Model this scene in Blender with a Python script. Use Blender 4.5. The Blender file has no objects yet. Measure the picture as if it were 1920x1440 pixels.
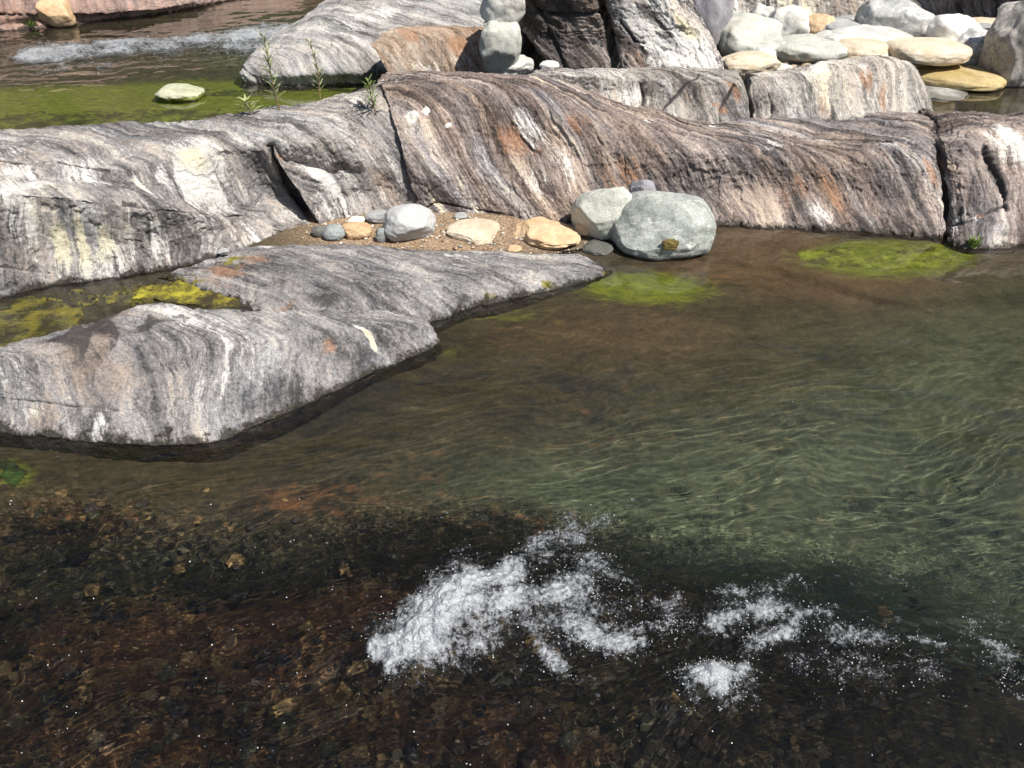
import bpy, math, random
import numpy as np
from mathutils import Vector, Matrix

# ------------------------------------------------------------------ camera, light, exposure
sc = bpy.context.scene
COL = sc.collection
CAM_H, PITCH, FPX = 3.0, 35.0, 1507.0
cam = bpy.data.cameras.new('camera')
cam_o = bpy.data.objects.new('camera', cam); COL.objects.link(cam_o)
cam.sensor_width = 36.0; cam.lens = 36.0 * FPX / 1920.0
cam.clip_start = 0.05; cam.clip_end = 500.0
cam_o.location = (0, 0, CAM_H); cam_o.rotation_euler = (math.radians(90 - PITCH), 0, 0)
sc.camera = cam_o

SUN = Vector((0.44, -0.37, 0.82)).normalized()
world = bpy.data.worlds.new("World"); sc.world = world; world.use_nodes = True
wt = world.node_tree
sky = wt.nodes.new('ShaderNodeTexSky'); sky.sky_type = 'NISHITA'; sky.sun_disc = False
sky.sun_elevation = math.asin(SUN.z); sky.sun_rotation = math.atan2(SUN.x, SUN.y)
wt.nodes['Background'].inputs[1].default_value = 0.065
wt.links.new(sky.outputs[0], wt.nodes['Background'].inputs[0])
sun = bpy.data.lights.new('sun', 'SUN'); sun.energy = 5.0; sun.angle = math.radians(0.5)
sun.color = (1.0, 0.94, 0.845); sun.cycles.is_caustics_light = True
sun_o = bpy.data.objects.new('sun', sun); COL.objects.link(sun_o)
sun_o.rotation_mode = 'QUATERNION'; sun_o.rotation_quaternion = SUN.to_track_quat('Z', 'Y')
sun_o.location = (6, -1, 9)
sc.view_settings.view_transform = 'Standard'; sc.view_settings.look = 'None'
sc.view_settings.exposure = 0.5; sc.view_settings.gamma = 1.0
sc.cycles.use_denoising = True; sc.cycles.use_adaptive_sampling = True; sc.cycles.adaptive_threshold = 0.02
sc.cycles.max_bounces = 10; sc.cycles.transmission_bounces = 8; sc.cycles.transparent_max_bounces = 16
sc.cycles.sample_clamp_indirect = 6.0

# ------------------------------------------------------------------ helpers
TP = math.radians(PITCH); CT, ST = math.cos(TP), math.sin(TP)

def ray(px, py):
    a = (np.asarray(px, float) - 960) / FPX; b = (720 - np.asarray(py, float)) / FPX
    return a, CT + b * ST, -ST + b * CT

def at(px, py, z):
    dx, dy, dz = ray(px, py)
    t = (np.asarray(z, float) - CAM_H) / dz
    return np.stack([dx * t, dy * t, np.asarray(z, float) + 0 * t], -1)

def proj(P):
    x, y, z = P[..., 0], P[..., 1], P[..., 2] - CAM_H
    d = y * CT - z * ST
    return 960 + FPX * x / d, 720 - FPX * (y * ST + z * CT) / d

def hashi(ix, iy, iz, seed):
    h = (ix * 374761393 + iy * 668265263 + iz * 1442695041 + seed * 974634777) & 0xFFFFFFFF
    h = ((h ^ (h >> 13)) * 1274126177) & 0xFFFFFFFF
    return (h ^ (h >> 16)) & 0xFFFFFFFF

GR = np.array([[1,1,0],[-1,1,0],[1,-1,0],[-1,-1,0],[1,0,1],[-1,0,1],[1,0,-1],[-1,0,-1],
               [0,1,1],[0,-1,1],[0,1,-1],[0,-1,-1],[1,1,0],[-1,1,0],[0,-1,1],[0,-1,-1]], np.float32)

def noise(x, y, z=0.0, seed=0):
    x, y, z = np.broadcast_arrays(np.asarray(x, np.float32), np.asarray(y, np.float32), np.asarray(z, np.float32))
    fx, fy, fz = np.floor(x), np.floor(y), np.floor(z)
    ix, iy, iz = fx.astype(np.int64), fy.astype(np.int64), fz.astype(np.int64)
    x, y, z = x - fx, y - fy, z - fz
    u, v, w = (t * t * t * (t * (t * 6 - 15) + 10) for t in (x, y, z))
    def g(a, b, c):
        k = hashi(ix + a, iy + b, iz + c, seed) & 15
        G = GR[k]
        return G[..., 0] * (x - a) + G[..., 1] * (y - b) + G[..., 2] * (z - c)
    def L(a, b, t): return a + t * (b - a)
    return L(L(L(g(0,0,0), g(1,0,0), u), L(g(0,1,0), g(1,1,0), u), v),
             L(L(g(0,0,1), g(1,0,1), u), L(g(0,1,1), g(1,1,1), u), v), w)

def fbm(x, y, z=0.0, oct=4, seed=0, gain=0.5):
    s = 0; a = 1.0; f = 1.0
    for o in range(oct):
        s = s + a * noise(x * f, y * f, z * f, seed + o * 7); a *= gain; f *= 2.03
    return s

def ridged(x, y, z=0.0, oct=3, seed=0):
    s = 0; a = 1.0; f = 1.0
    for o in range(oct):
        s = s + a * (1 - 2 * np.abs(noise(x * f, y * f, z * f, seed + o * 5))); a *= 0.5; f *= 2.1
    return s / 1.75

def facets(u, v, seed):
    """Broken plates: each cell has its own height and tilt, with a sharp joint to its neighbours."""
    iu, iv = np.floor(u).astype(np.int64), np.floor(v).astype(np.int64)
    best = np.full(u.shape, 9.0); out = np.zeros(u.shape)
    for a in (-1, 0, 1):
        for b in (-1, 0, 1):
            h1 = hashi(iu + a, iv + b, 0, seed); h2 = hashi(iu + a, iv + b, 7, seed); h3 = hashi(iu + a, iv + b, 13, seed)
            r1, r2, r3, r4, r5 = (h1 & 1023) / 1023., (h2 & 1023) / 1023., (h3 & 1023) / 1023., ((h1 >> 10) & 1023) / 1023., ((h2 >> 10) & 1023) / 1023.
            du, dv = u - (iu + a + r1), v - (iv + b + r2)
            d = du * du + dv * dv
            out = np.where(d < best, (r3 - .5) + (r4 - .5) * 1.6 * du + (r5 - .5) * 1.6 * dv, out); best = np.minimum(d, best)
    return out

def sstep(a, b, x):
    t = np.clip((x - a) / (b - a), 0, 1); return t * t * (3 - 2 * t)

def pchip(xk, yk, x):
    """Monotone cubic through knots; yk has shape (K, ...)."""
    xk = np.asarray(xk, float); yk = np.asarray(yk, float); x = np.asarray(x, float)
    h = np.diff(xk); hs = h.reshape((-1,) + (1,) * (yk.ndim - 1))
    d = np.diff(yk, axis=0) / hs
    m = np.zeros_like(yk); m[0], m[-1] = d[0], d[-1]
    if len(xk) > 2:
        w1 = 2 * hs[1:] + hs[:-1]; w2 = hs[1:] + 2 * hs[:-1]
        a, b = d[:-1], d[1:]
        ok = (a * b) > 0
        den = np.where(ok, w1 / np.where(ok, a, 1) + w2 / np.where(ok, b, 1), 1)
        m[1:-1] = np.where(ok, (w1 + w2) / den, 0)
    i = np.clip(np.searchsorted(xk, x, side='right') - 1, 0, len(xk) - 2)
    hh = h[i]; t = (x - xk[i]) / hh
    sh = (-1,) + (1,) * (yk.ndim - 1)
    t, hh = t.reshape(sh), hh.reshape(sh)
    return ((1 + 2*t) * (1-t)**2 * yk[i] + t * (1-t)**2 * hh * m[i]
            + t*t * (3 - 2*t) * yk[i+1] + t*t * (t-1) * hh * m[i+1])

def link(o, parent=None):
    COL.objects.link(o)
    if parent is not None: o.parent = parent
    o.cycles.is_caustics_receiver = True
    return o

def mesh_obj(name, V, F, mat, parent=None, smooth=True):
    """V (n,3), F (m,4) or (m,3) int array, or a list of such arrays."""
    me = bpy.data.meshes.new(name)
    Fs = F if isinstance(F, list) else [F]
    V = np.asarray(V, np.float32)
    loops = np.concatenate([f.reshape(-1) for f in Fs]).astype(np.int32)
    tot = np.concatenate([np.full(len(f), f.shape[1], np.int32) for f in Fs])
    start = np.concatenate([[0], np.cumsum(tot)[:-1]]).astype(np.int32)
    me.vertices.add(len(V)); me.vertices.foreach_set('co', V.reshape(-1))
    me.loops.add(len(loops)); me.loops.foreach_set('vertex_index', loops)
    me.polygons.add(len(tot)); me.polygons.foreach_set('loop_start', start)
    me.polygons.foreach_set('use_smooth', np.full(len(tot), smooth, bool))
    me.update(calc_edges=True); me.validate()
    if mat is not None: me.materials.append(mat)
    return link(bpy.data.objects.new(name, me), parent)

def attr(o, name, data, typ='FLOAT_VECTOR'):
    a = o.data.attributes.new(name, typ, 'POINT')
    key = {'FLOAT_VECTOR': 'vector', 'FLOAT_COLOR': 'color', 'FLOAT': 'value'}[typ]
    a.data.foreach_set(key, np.asarray(data, np.float32).reshape(-1))

def tag(o, label=None, cat=None, group=None, kind=None):
    if label: o['label'] = label
    if cat: o['category'] = cat
    if group: o['group'] = group
    if kind: o['kind'] = kind
    return o

def quads(nr, nc):
    i = np.arange(nr * nc).reshape(nr, nc)
    return np.stack([i[:-1, :-1], i[:-1, 1:], i[1:, 1:], i[1:, :-1]], -1).reshape(-1, 4)

# ------------------------------------------------------------------ node helpers
class NB:
    def __init__(s, name):
        s.m = bpy.data.materials.new(name); s.m.use_nodes = True
        s.t = s.m.node_tree; s.n = s.t.nodes; s.n.clear()
    def node(s, typ, **kw):
        n = s.n.new(typ)
        for k, v in kw.items():
            if k.startswith('_'): setattr(n, k[1:], v)
        return n
    def put(s, sock, v):
        if v is None: return
        if isinstance(v, bpy.types.NodeSocket): s.t.links.new(v, sock)
        else:
            if isinstance(v, tuple) and len(v) == 3 and sock.type == 'RGBA': v = v + (1,)
            sock.default_value = v
    def math(s, op, a, b=None, c=None, clamp=False):
        n = s.n.new('ShaderNodeMath'); n.operation = op; n.use_clamp = clamp
        for k, v in enumerate((a, b, c)): s.put(n.inputs[k], v)
        return n.outputs[0]
    def vmath(s, op, a, b=None):
        n = s.n.new('ShaderNodeVectorMath'); n.operation = op
        s.put(n.inputs[0], a); s.put(n.inputs[1], b)
        return n.outputs[0]
    def scale(s, a, f):
        n = s.n.new('ShaderNodeVectorMath'); n.operation = 'SCALE'
        s.put(n.inputs[0], a); s.put(n.inputs['Scale'], f); return n.outputs[0]
    def noise(s, vec, scale, detail=4, rough=0.55, dist=0.0, col=False):
        n = s.n.new('ShaderNodeTexNoise'); s.put(n.inputs['Vector'], vec)
        n.inputs['Scale'].default_value = scale; n.inputs['Detail'].default_value = detail
        n.inputs['Roughness'].default_value = rough; n.inputs['Distortion'].default_value = dist
        return n.outputs['Color' if col else 'Fac']
    def voro(s, vec, scale, feat='F1', out='Distance', rand=1.0):
        n = s.n.new('ShaderNodeTexVoronoi'); n.feature = feat; s.put(n.inputs['Vector'], vec)
        n.inputs['Scale'].default_value = scale; n.inputs['Randomness'].default_value = rand
        return n.outputs[out]
    def ramp(s, fac, stops):
        n = s.n.new('ShaderNodeValToRGB'); s.put(n.inputs[0], fac); cr = n.color_ramp
        while len(cr.elements) < len(stops): cr.elements.new(0.5)
        for e, (p, c) in zip(cr.elements, stops):
            e.position = p; e.color = tuple(c) + (1,) if len(c) == 3 else c
        return n.outputs[0]
    def step(s, x, a, b):
        n = s.n.new('ShaderNodeMapRange'); n.interpolation_type = 'SMOOTHSTEP'
        s.put(n.inputs['Value'], x); s.put(n.inputs['From Min'], a); s.put(n.inputs['From Max'], b)
        return n.outputs[0]
    def mix(s, f, a, b, blend='MIX'):
        n = s.n.new('ShaderNodeMix'); n.data_type = 'RGBA'; n.blend_type = blend
        s.put(n.inputs[0], f); s.put(n.inputs[6], a); s.put(n.inputs[7], b); return n.outputs[2]
    def attr(s, name):
        n = s.n.new('ShaderNodeAttribute'); n.attribute_name = name; return n
    def sep(s, v):
        n = s.n.new('ShaderNodeSeparateXYZ'); s.put(n.inputs[0], v); return n.outputs
    def comb(s, x, y, z=0.0):
        n = s.n.new('ShaderNodeCombineXYZ')
        for k, v in enumerate((x, y, z)): s.put(n.inputs[k], v)
        return n.outputs[0]
    def bump(s, h, strength, dist, normal=None):
        n = s.n.new('ShaderNodeBump'); n.inputs['Strength'].default_value = strength
        n.inputs['Distance'].default_value = dist; s.put(n.inputs['Height'], h)
        if normal is not None: s.put(n.inputs['Normal'], normal)
        return n.outputs[0]
    def pos(s): return s.n.new('ShaderNodeNewGeometry').outputs['Position']
    def obj(s): return s.n.new('ShaderNodeTexCoord').outputs['Object']
    def principled(s, **kw):
        n = s.n.new('ShaderNodeBsdfPrincipled')
        for k, v in kw.items(): s.put(n.inputs[k.replace('_', ' ')], v)
        return n
    def out(s, surf=None, vol=None):
        o = s.n.new('ShaderNodeOutputMaterial')
        if surf is not None: s.t.links.new(surf, o.inputs['Surface'])
        if vol is not None: s.t.links.new(vol, o.inputs['Volume'])
        return s.m

# ------------------------------------------------------------------ rock material
def streaked_rock(name, dark, mid, light, cream=(0.62, 0.58, 0.50), freq=1.0, white_amt=0.0, rust_amt=0.0,
                  bump=1.0, aniso=0.10, brown=(0.155, 0.118, 0.095), brown_amt=0.0, contrast=1.0, tint=0.45):
    b = NB(name)
    pos = b.pos()
    fol = b.attr('fol').outputs['Vector']
    pa = b.sep(b.attr('paint').outputs['Vector'])      # white, rust, dark
    pb = b.sep(b.attr('paint_more').outputs['Vector']) # lichen yellow, moss, brown
    warp = b.vmath('SUBTRACT', b.noise(pos, 1.6, 3, 0.5, col=True), (0.5, 0.5, 0.5))
    warp2 = b.vmath('SUBTRACT', b.noise(pos, 9.0, 3, 0.6, col=True), (0.5, 0.5, 0.5))
    f1 = b.vmath('ADD', fol, b.scale(warp, 0.24))
    f2 = b.vmath('ADD', f1, b.scale(warp2, 0.038))
    def st(vec, k, an): return b.vmath('MULTIPLY', vec, (k * freq, k * freq * an, k * freq * 0.35))
    s_big = b.noise(st(f2, 3.2, aniso * 1.6), 1.0, 5, 0.6)
    s_mid = b.noise(st(f2, 11.0, aniso), 1.0, 5, 0.65)
    s_fine = b.noise(st(f2, 38.0, aniso * 1.1), 1.0, 4, 0.7)
    s_hair = b.noise(st(b.vmath('ADD', f1, b.scale(warp2, 0.02)), 110.0, aniso * 1.2), 1.0, 3, 0.7)
    blot = b.noise(pos, 2.3, 6, 0.62)
    grain = b.noise(pos, 120.0, 4, 0.75)
    grain2 = b.noise(pos, 38.0, 5, 0.7)
    def cen(n, k): return b.math('MULTIPLY', b.math('SUBTRACT', n, 0.5), k)
    def add(*v):
        r = v[0]
        for q in v[1:]: r = b.math('ADD', r, q)
        return r
    x = add(0.5, cen(s_big, 1.7 * contrast), cen(s_mid, 1.35 * contrast), cen(s_fine, 0.95 * contrast), cen(s_hair, 0.18 * contrast),
            cen(grain2, 0.95), cen(grain, 0.45), cen(blot, 1.0))
    base = b.ramp(x, [(0.0, tuple(c * 0.45 for c in dark)), (0.22, dark), (0.52, mid), (0.80, light), (1.0, cream)])
    # colour changes from band to band: blue grey, plum, buff
    hue = add(b.noise(st(b.vmath('ADD', f2, (9.0, 1.0, 4.0)), 4.2, aniso * 1.3), 1.0, 4, 0.6), cen(b.noise(pos, 1.1, 3, 0.5), 0.5))
    tc = b.ramp(hue, [(0.30, (0.86, 0.94, 1.06)), (0.44, (1.0, 0.99, 0.98)), (0.56, (1.05, 0.965, 0.925)), (0.70, (1.12, 1.0, 0.84))])
    base = b.mix(tint, base, tc, 'MULTIPLY')
    # browner bands
    bm = b.step(add(cen(s_mid, 1.6), cen(blot, 1.8), cen(grain2, 0.8), cen(s_fine, 0.8), b.math('MULTIPLY', pb[2], 0.6), brown_amt), 0.10, 0.75)
    base = b.mix(b.math('MULTIPLY', bm, 0.75), base, b.mix(b.math('MULTIPLY', x, 0.9, clamp=True), tuple(c * 0.35 for c in brown), tuple(min(1, c * 2.3) for c in brown)))
    # rust
    rn = b.noise(st(f2, 5.0, aniso * 2.0), 1.0, 5, 0.65)
    rm = b.step(add(cen(rn, 1.9), cen(s_fine, 1.0), cen(grain2, 0.9), b.math('MULTIPLY', pa[1], 0.75), rust_amt), 0.36, 0.80)
    rc = b.mix(grain2, (0.20, 0.075, 0.035), (0.42, 0.22, 0.10))
    base = b.mix(b.math('MULTIPLY', rm, 0.62), base, rc)
    # white / cream mineral streaks
    f3 = b.vmath('ADD', f2, (3.1, 7.7, 1.2))
    wn = b.math('ADD', b.math('MULTIPLY', b.noise(st(f3, 3.4, aniso * 1.5), 1.0, 6, 0.66), 0.55), b.math('MULTIPLY', b.noise(st(f3, 13.0, aniso * 1.1), 1.0, 5, 0.68), 0.45))
    ws = b.math('ADD', b.math('MULTIPLY', b.math('SUBTRACT', wn, 0.5), 2.3), b.math('MULTIPLY', b.math('SUBTRACT', s_fine, 0.5), 0.85))
    ws = b.math('ADD', ws, b.math('MULTIPLY', b.math('SUBTRACT', grain2, 0.5), 0.55))
    wg = b.noise(b.vmath('ADD', pos, (11.0, 5.0, 3.0)), 1.1, 3, 0.5)
    wm = b.step(add(ws, cen(wg, 1.1), b.math('MULTIPLY', pa[0], 0.52), white_amt), 0.28, 0.60)
    wc = b.mix(b.step(b.math('ADD', b.math('MULTIPLY', pb[0], 0.55), blot), 0.55, 0.95), (0.70, 0.685, 0.66), (0.68, 0.62, 0.43))
    wc = b.mix(b.math('MULTIPLY', grain2, 0.35), wc, (0.42, 0.40, 0.39))
    base = b.mix(b.math('MULTIPLY', wm, 0.9), base, wc)
    # black stains / lichen, and shade painted into the colour
    dn = b.noise(b.vmath('ADD', pos, b.scale(warp2, 0.12)), 4.0, 6, 0.7)
    dm = b.step(add(cen(dn, 1.8), cen(s_mid, 1.0), cen(grain2, 0.9), b.math('MULTIPLY', pa[2], 0.80)), 0.40, 0.76)
    base = b.mix(b.math('MULTIPLY', dm, 0.85), base, (0.035, 0.032, 0.034))
    # moss
    mn = b.math('ADD', b.noise(pos, 14.0, 5, 0.7), b.math('MULTIPLY', pb[1], 0.55))
    mm = b.step(mn, 0.80, 1.0)
    mc = b.mix(b.noise(pos, 30.0, 4, 0.7), (0.05, 0.045, 0.01), (0.34, 0.31, 0.03))
    base = b.mix(mm, base, mc)
    # wet, algae-black band at the waterline
    z = b.sep(pos)[2]
    wetn = b.math('ADD', z, b.math('MULTIPLY', b.math('SUBTRACT', b.noise(b.vmath('MULTIPLY', pos, (7, 7, 3)), 1.0, 6, 0.75), 0.5), -0.26))
    wet = b.math('SUBTRACT', 1.0, b.step(wetn, 0.015, 0.045))
    base = b.mix(b.math('MULTIPLY', wet, 0.88), base, b.mix(b.noise(pos, 12, 4, 0.7), (0.006, 0.0055, 0.005), (0.040, 0.030, 0.016)))
    # speckle
    base = b.mix(0.55, base, b.mix(b.step(grain, 0.3, 0.7), (0.25, 0.25, 0.25), (0.78, 0.78, 0.78)), 'OVERLAY')
    h = b.math('ADD', b.math('MULTIPLY', s_fine, 0.30), b.math('MULTIPLY', s_hair, 0.07))
    h = b.math('ADD', h, b.math('MULTIPLY', s_mid, 0.5))
    h = b.math('ADD', h, b.math('ADD', b.math('MULTIPLY', grain2, 0.55), b.math('MULTIPLY', grain, 0.22)))
    nrm = b.bump(h, 0.9 * bump, 0.03)
    rough = b.math('SUBTRACT', 0.72, b.math('MULTIPLY', wet, 0.55))
    p = b.principled(Base_Color=base, Roughness=rough, Normal=nrm)
    p.inputs['Specular IOR Level'].default_value = 0.4
    return b.out(p.outputs[0])

M = {}
GREY = dict(dark=(0.085, 0.082, 0.085), mid=(0.225, 0.215, 0.212), light=(0.40, 0.385, 0.375))
M['ridge_grey'] = streaked_rock('grey streaked gneiss', **GREY, white_amt=0.10, contrast=1.05)
M['ridge_brown'] = streaked_rock('brown streaked gneiss', dark=(0.070, 0.057, 0.055), mid=(0.185, 0.158, 0.150), light=(0.365, 0.325, 0.305), brown_amt=0.12, rust_amt=0.13, white_amt=0.03, contrast=1.2, tint=1.0, bump=0.75)
M['slab_grey'] = streaked_rock('smooth grey gneiss', dark=(0.075, 0.074, 0.078), mid=(0.215, 0.21, 0.213), light=(0.39, 0.38, 0.375), white_amt=0.03, contrast=0.9, aniso=0.2, tint=0.3)
M['slab_pale'] = streaked_rock('pale weathered gneiss', dark=(0.14, 0.135, 0.135), mid=(0.31, 0.305, 0.30), light=(0.52, 0.51, 0.50), white_amt=0.04, contrast=0.85)
M['ledge_pale'] = streaked_rock('pale banded gneiss', dark=(0.11, 0.105, 0.10), mid=(0.31, 0.29, 0.27), light=(0.52, 0.495, 0.455), white_amt=0.16, rust_amt=0.12)
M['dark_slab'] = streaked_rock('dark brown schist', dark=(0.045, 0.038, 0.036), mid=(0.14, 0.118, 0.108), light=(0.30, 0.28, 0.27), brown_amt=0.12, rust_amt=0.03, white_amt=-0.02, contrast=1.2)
M['streaked_white'] = streaked_rock('white and pink streaked slab', dark=(0.10, 0.09, 0.09), mid=(0.30, 0.265, 0.25), light=(0.52, 0.48, 0.46), white_amt=0.30, rust_amt=0.12, brown_amt=0.05, contrast=1.2)
M['ochre_rock'] = streaked_rock('ochre stained rock', dark=(0.12, 0.085, 0.065), mid=(0.30, 0.23, 0.17), light=(0.48, 0.42, 0.36), white_amt=0.16, rust_amt=0.22, brown_amt=0.15, tint=1.0)
M['pink_bank'] = streaked_rock('pink grey bank rock', dark=(0.14, 0.10, 0.09), mid=(0.30, 0.22, 0.19), light=(0.42, 0.34, 0.31), brown_amt=0.15, brown=(0.21, 0.11, 0.08), white_amt=-0.08, contrast=0.7)

# ------------------------------------------------------------------ bedrock blocks (control nets: rails from front to back)
ROCKS = {}
def block(name, label, cat, mat, rails, ncol, nrow, wt=None, left=None, right=None, front=(0, -0.12, -0.55), back=((0, 0.35, -0.35), (0, 0.4, -0.9)),
          lean=0.3, slopes=None, disp=1.0, flute_at=None, facet=0.016, flute=0.012, seed=1, paint=(), lowfreq=0.035, group=None, ledge=0.0, cracks=()):
    K = len(rails[0])
    net = np.array([[at(*p) if len(p) == 3 else np.array(p[1:], float) for p in r] for r in rails])   # (R,K,3)
    fr = net[0] + np.array(front)
    bk = [net[-1] + np.array(back[0])]
    for o in back[1:]: bk.append(bk[-1] + np.array(o))
    net = np.concatenate([fr[None], net] + [x[None] for x in bk], 0)
    if left is not None:
        cols = [net[:, :1] + np.array(o) for o in left]        # nearest first
        net = np.concatenate(cols[::-1] + [net], 1)
    if right is not None:
        net = np.concatenate([net] + [net[:, -1:] + np.array(o) for o in right], 1)
    R, K = net.shape[:2]
    cl = np.linalg.norm(np.diff(net, axis=1), axis=2).mean(0) + 1e-3
    uk = np.concatenate([[0], np.cumsum(cl)])
    rl = np.linalg.norm(np.diff(net, axis=0), axis=2).mean(1) + 1e-3
    vk = np.concatenate([[0], np.cumsum(rl)])
    den = np.ones(R - 1); den[0] = 0.5; den[-len(back):] = 0.35
    if wt is not None: den[1:1 + len(wt)] = wt
    cum = np.concatenate([[0], np.cumsum(rl * den)])
    v = np.interp(np.linspace(0, cum[-1], nrow), cum, vk)
    u = np.linspace(0, uk[-1], ncol)
    A = pchip(uk, net.transpose(1, 0, 2), u).transpose(1, 0, 2)   # (R,ncol,3)
    P = pchip(vk, A, v)                                           # (nrow,ncol,3)
    # foliation coordinates
    sl = np.full(R - 1, lean)
    if slopes is not None: sl[1:1 + len(slopes)] = slopes
    vm = np.linspace(0, vk[-1], 400)
    k = np.clip(np.searchsorted(vk, vm, side='right') - 1, 0, R - 2)
    sm = sl[k]; ker = np.hanning(31); ker /= ker.sum()
    sm = np.convolve(np.pad(sm, 15, mode='edge'), ker, 'valid')
    g = np.concatenate([[0], np.cumsum(sm[:-1] * np.diff(vm))])
    gv = np.interp(v, vm, g)
    U = np.broadcast_to(u[None, :], P.shape[:2]); Vv = np.broadcast_to(v[:, None], P.shape[:2])
    wob = 0.08 * fbm(U * 0.9, Vv * 0.9, seed * 1.7, 3, seed + 90)
    S = U + gv[:, None] + wob
    Tt = Vv - 0.3 * U
    def normals(P):
        du = np.gradient(P, axis=1); dv = np.gradient(P, axis=0)
        n = np.cross(du, dv); return n / (np.linalg.norm(n, axis=2, keepdims=True) + 1e-9)
    N = normals(P)
    x, y, z = P[..., 0], P[..., 1], P[..., 2]
    d = lowfreq * fbm(x * 1.5, y * 1.5, z * 1.5, 4, seed)
    d = d + 0.010 * fbm(x * 7, y * 7, z * 7, 3, seed + 3)
    fx = 1.0 if flute_at is None else np.interp(proj(P)[0], *flute_at)
    am = fx * np.clip(0.55 + 1.1 * fbm(x * 1.3, y * 1.3, z * 1.3 + 9, 2, seed + 61), 0.05, 1.5)
    d = d + flute * am * (ridged(S * 2.2, Tt * 0.7, seed * 3.3, 4, seed + 11) - 0.35)
    d = d + flute * 0.35 * fbm(S * 13, Tt * 3.2, seed * 1.3, 3, seed + 17) + 0.004 * fbm(x * 22, y * 22, z * 22, 3, seed + 19)
    wu, wv = 0.5 * fbm(x * 3, y * 3, z * 3, 3, seed + 41), 0.5 * fbm(x * 3 + 9, y * 3, z * 3, 3, seed + 43)
    fm = sstep(-0.15, 0.35, fbm(x * 0.9, y * 0.9, z * 0.9 + 4, 2, seed + 47))
    d = d + facet * fm * (facets(S * 4.5 + wu, Tt * 2.4 + wv, seed) + 0.5 * facets(S * 11 + wu * 2, Tt * 5 + wv * 2, seed + 3))
    pit = fbm(x * 9, y * 9, z * 9, 3, seed + 53)
    d = d - 0.010 * sstep(0.22, 0.42, pit) + 0.0022 * fbm(x * 55, y * 55, z * 55, 2, seed + 59)
    if ledge:
        q = fbm(x * 1.1, y * 1.1, z * 3.5, 3, seed + 31) * 4
        d = d + ledge * (q - np.floor(q))
    edge = np.minimum(np.minimum(np.arange(ncol), ncol - 1 - np.arange(ncol)) / (0.02 * ncol), 1)[None, :]
    px, py = proj(P)
    crk = np.zeros_like(d)
    for pts, wid, dep in cracks:          # open joints: cut into the surface along a polyline laid on it
        pts = np.array(pts, float)
        dist = np.full(d.shape, 1e9)
        wobp = 5 * fbm(x * 5, y * 5, z * 5, 3, seed + 71)
        for a, b_ in zip(pts[:-1], pts[1:]):
            ab = b_ - a; tt = np.clip(((px - a[0]) * ab[0] + (py - a[1]) * ab[1]) / (ab @ ab), 0, 1)
            dist = np.minimum(dist, np.hypot(px + wobp - a[0] - tt * ab[0], py + wobp * .6 - a[1] - tt * ab[1]))
        c = np.exp(-(dist / wid) ** 2); crk = np.maximum(crk, c); d = d - dep * c / disp
    P = P + N * (d * disp)[..., None]
    o = mesh_obj(name, P.reshape(-1, 3), quads(nrow, ncol), mat)
    attr(o, 'fol', np.stack([S, Tt, 0.15 * z + seed * 3.1], -1))
    # stains and some painted shade: each centred on the surface point the mark sits on, drawn out along the foliation
    ch = {'white': 0, 'rust': 1, 'dark': 2, 'yellow': 3, 'moss': 4, 'brown': 5}
    C = np.zeros(P.shape[:2] + (6,))
    px, py = proj(P)
    for kind, cx, cy, ru, rv, w in paint:
        i = np.argmin((px - cx) ** 2 + (py - cy) ** 2 + (N[..., 1] > 0.5) * 1e6)
        i = np.unravel_index(i, px.shape)
        D = P - P[i]; dist = np.linalg.norm(np.linalg.norm(D, axis=2, keepdims=True), axis=2)
        ds = S - S[i]; dt = np.sqrt(np.maximum(dist ** 2 - 0.5 * ds ** 2, 0))
        C[..., ch[kind]] += w * np.exp(-(ds / ru) ** 2 - (dt / rv) ** 2)
    C[..., 2] += crk * 1.2  # open joints also painted dark, their shade put into the colour
    attr(o, 'paint', C[..., :3]); attr(o, 'paint_more', C[..., 3:])
    tag(o, label, cat, group)
    ROCKS[name] = (o, P)
    return o

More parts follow.
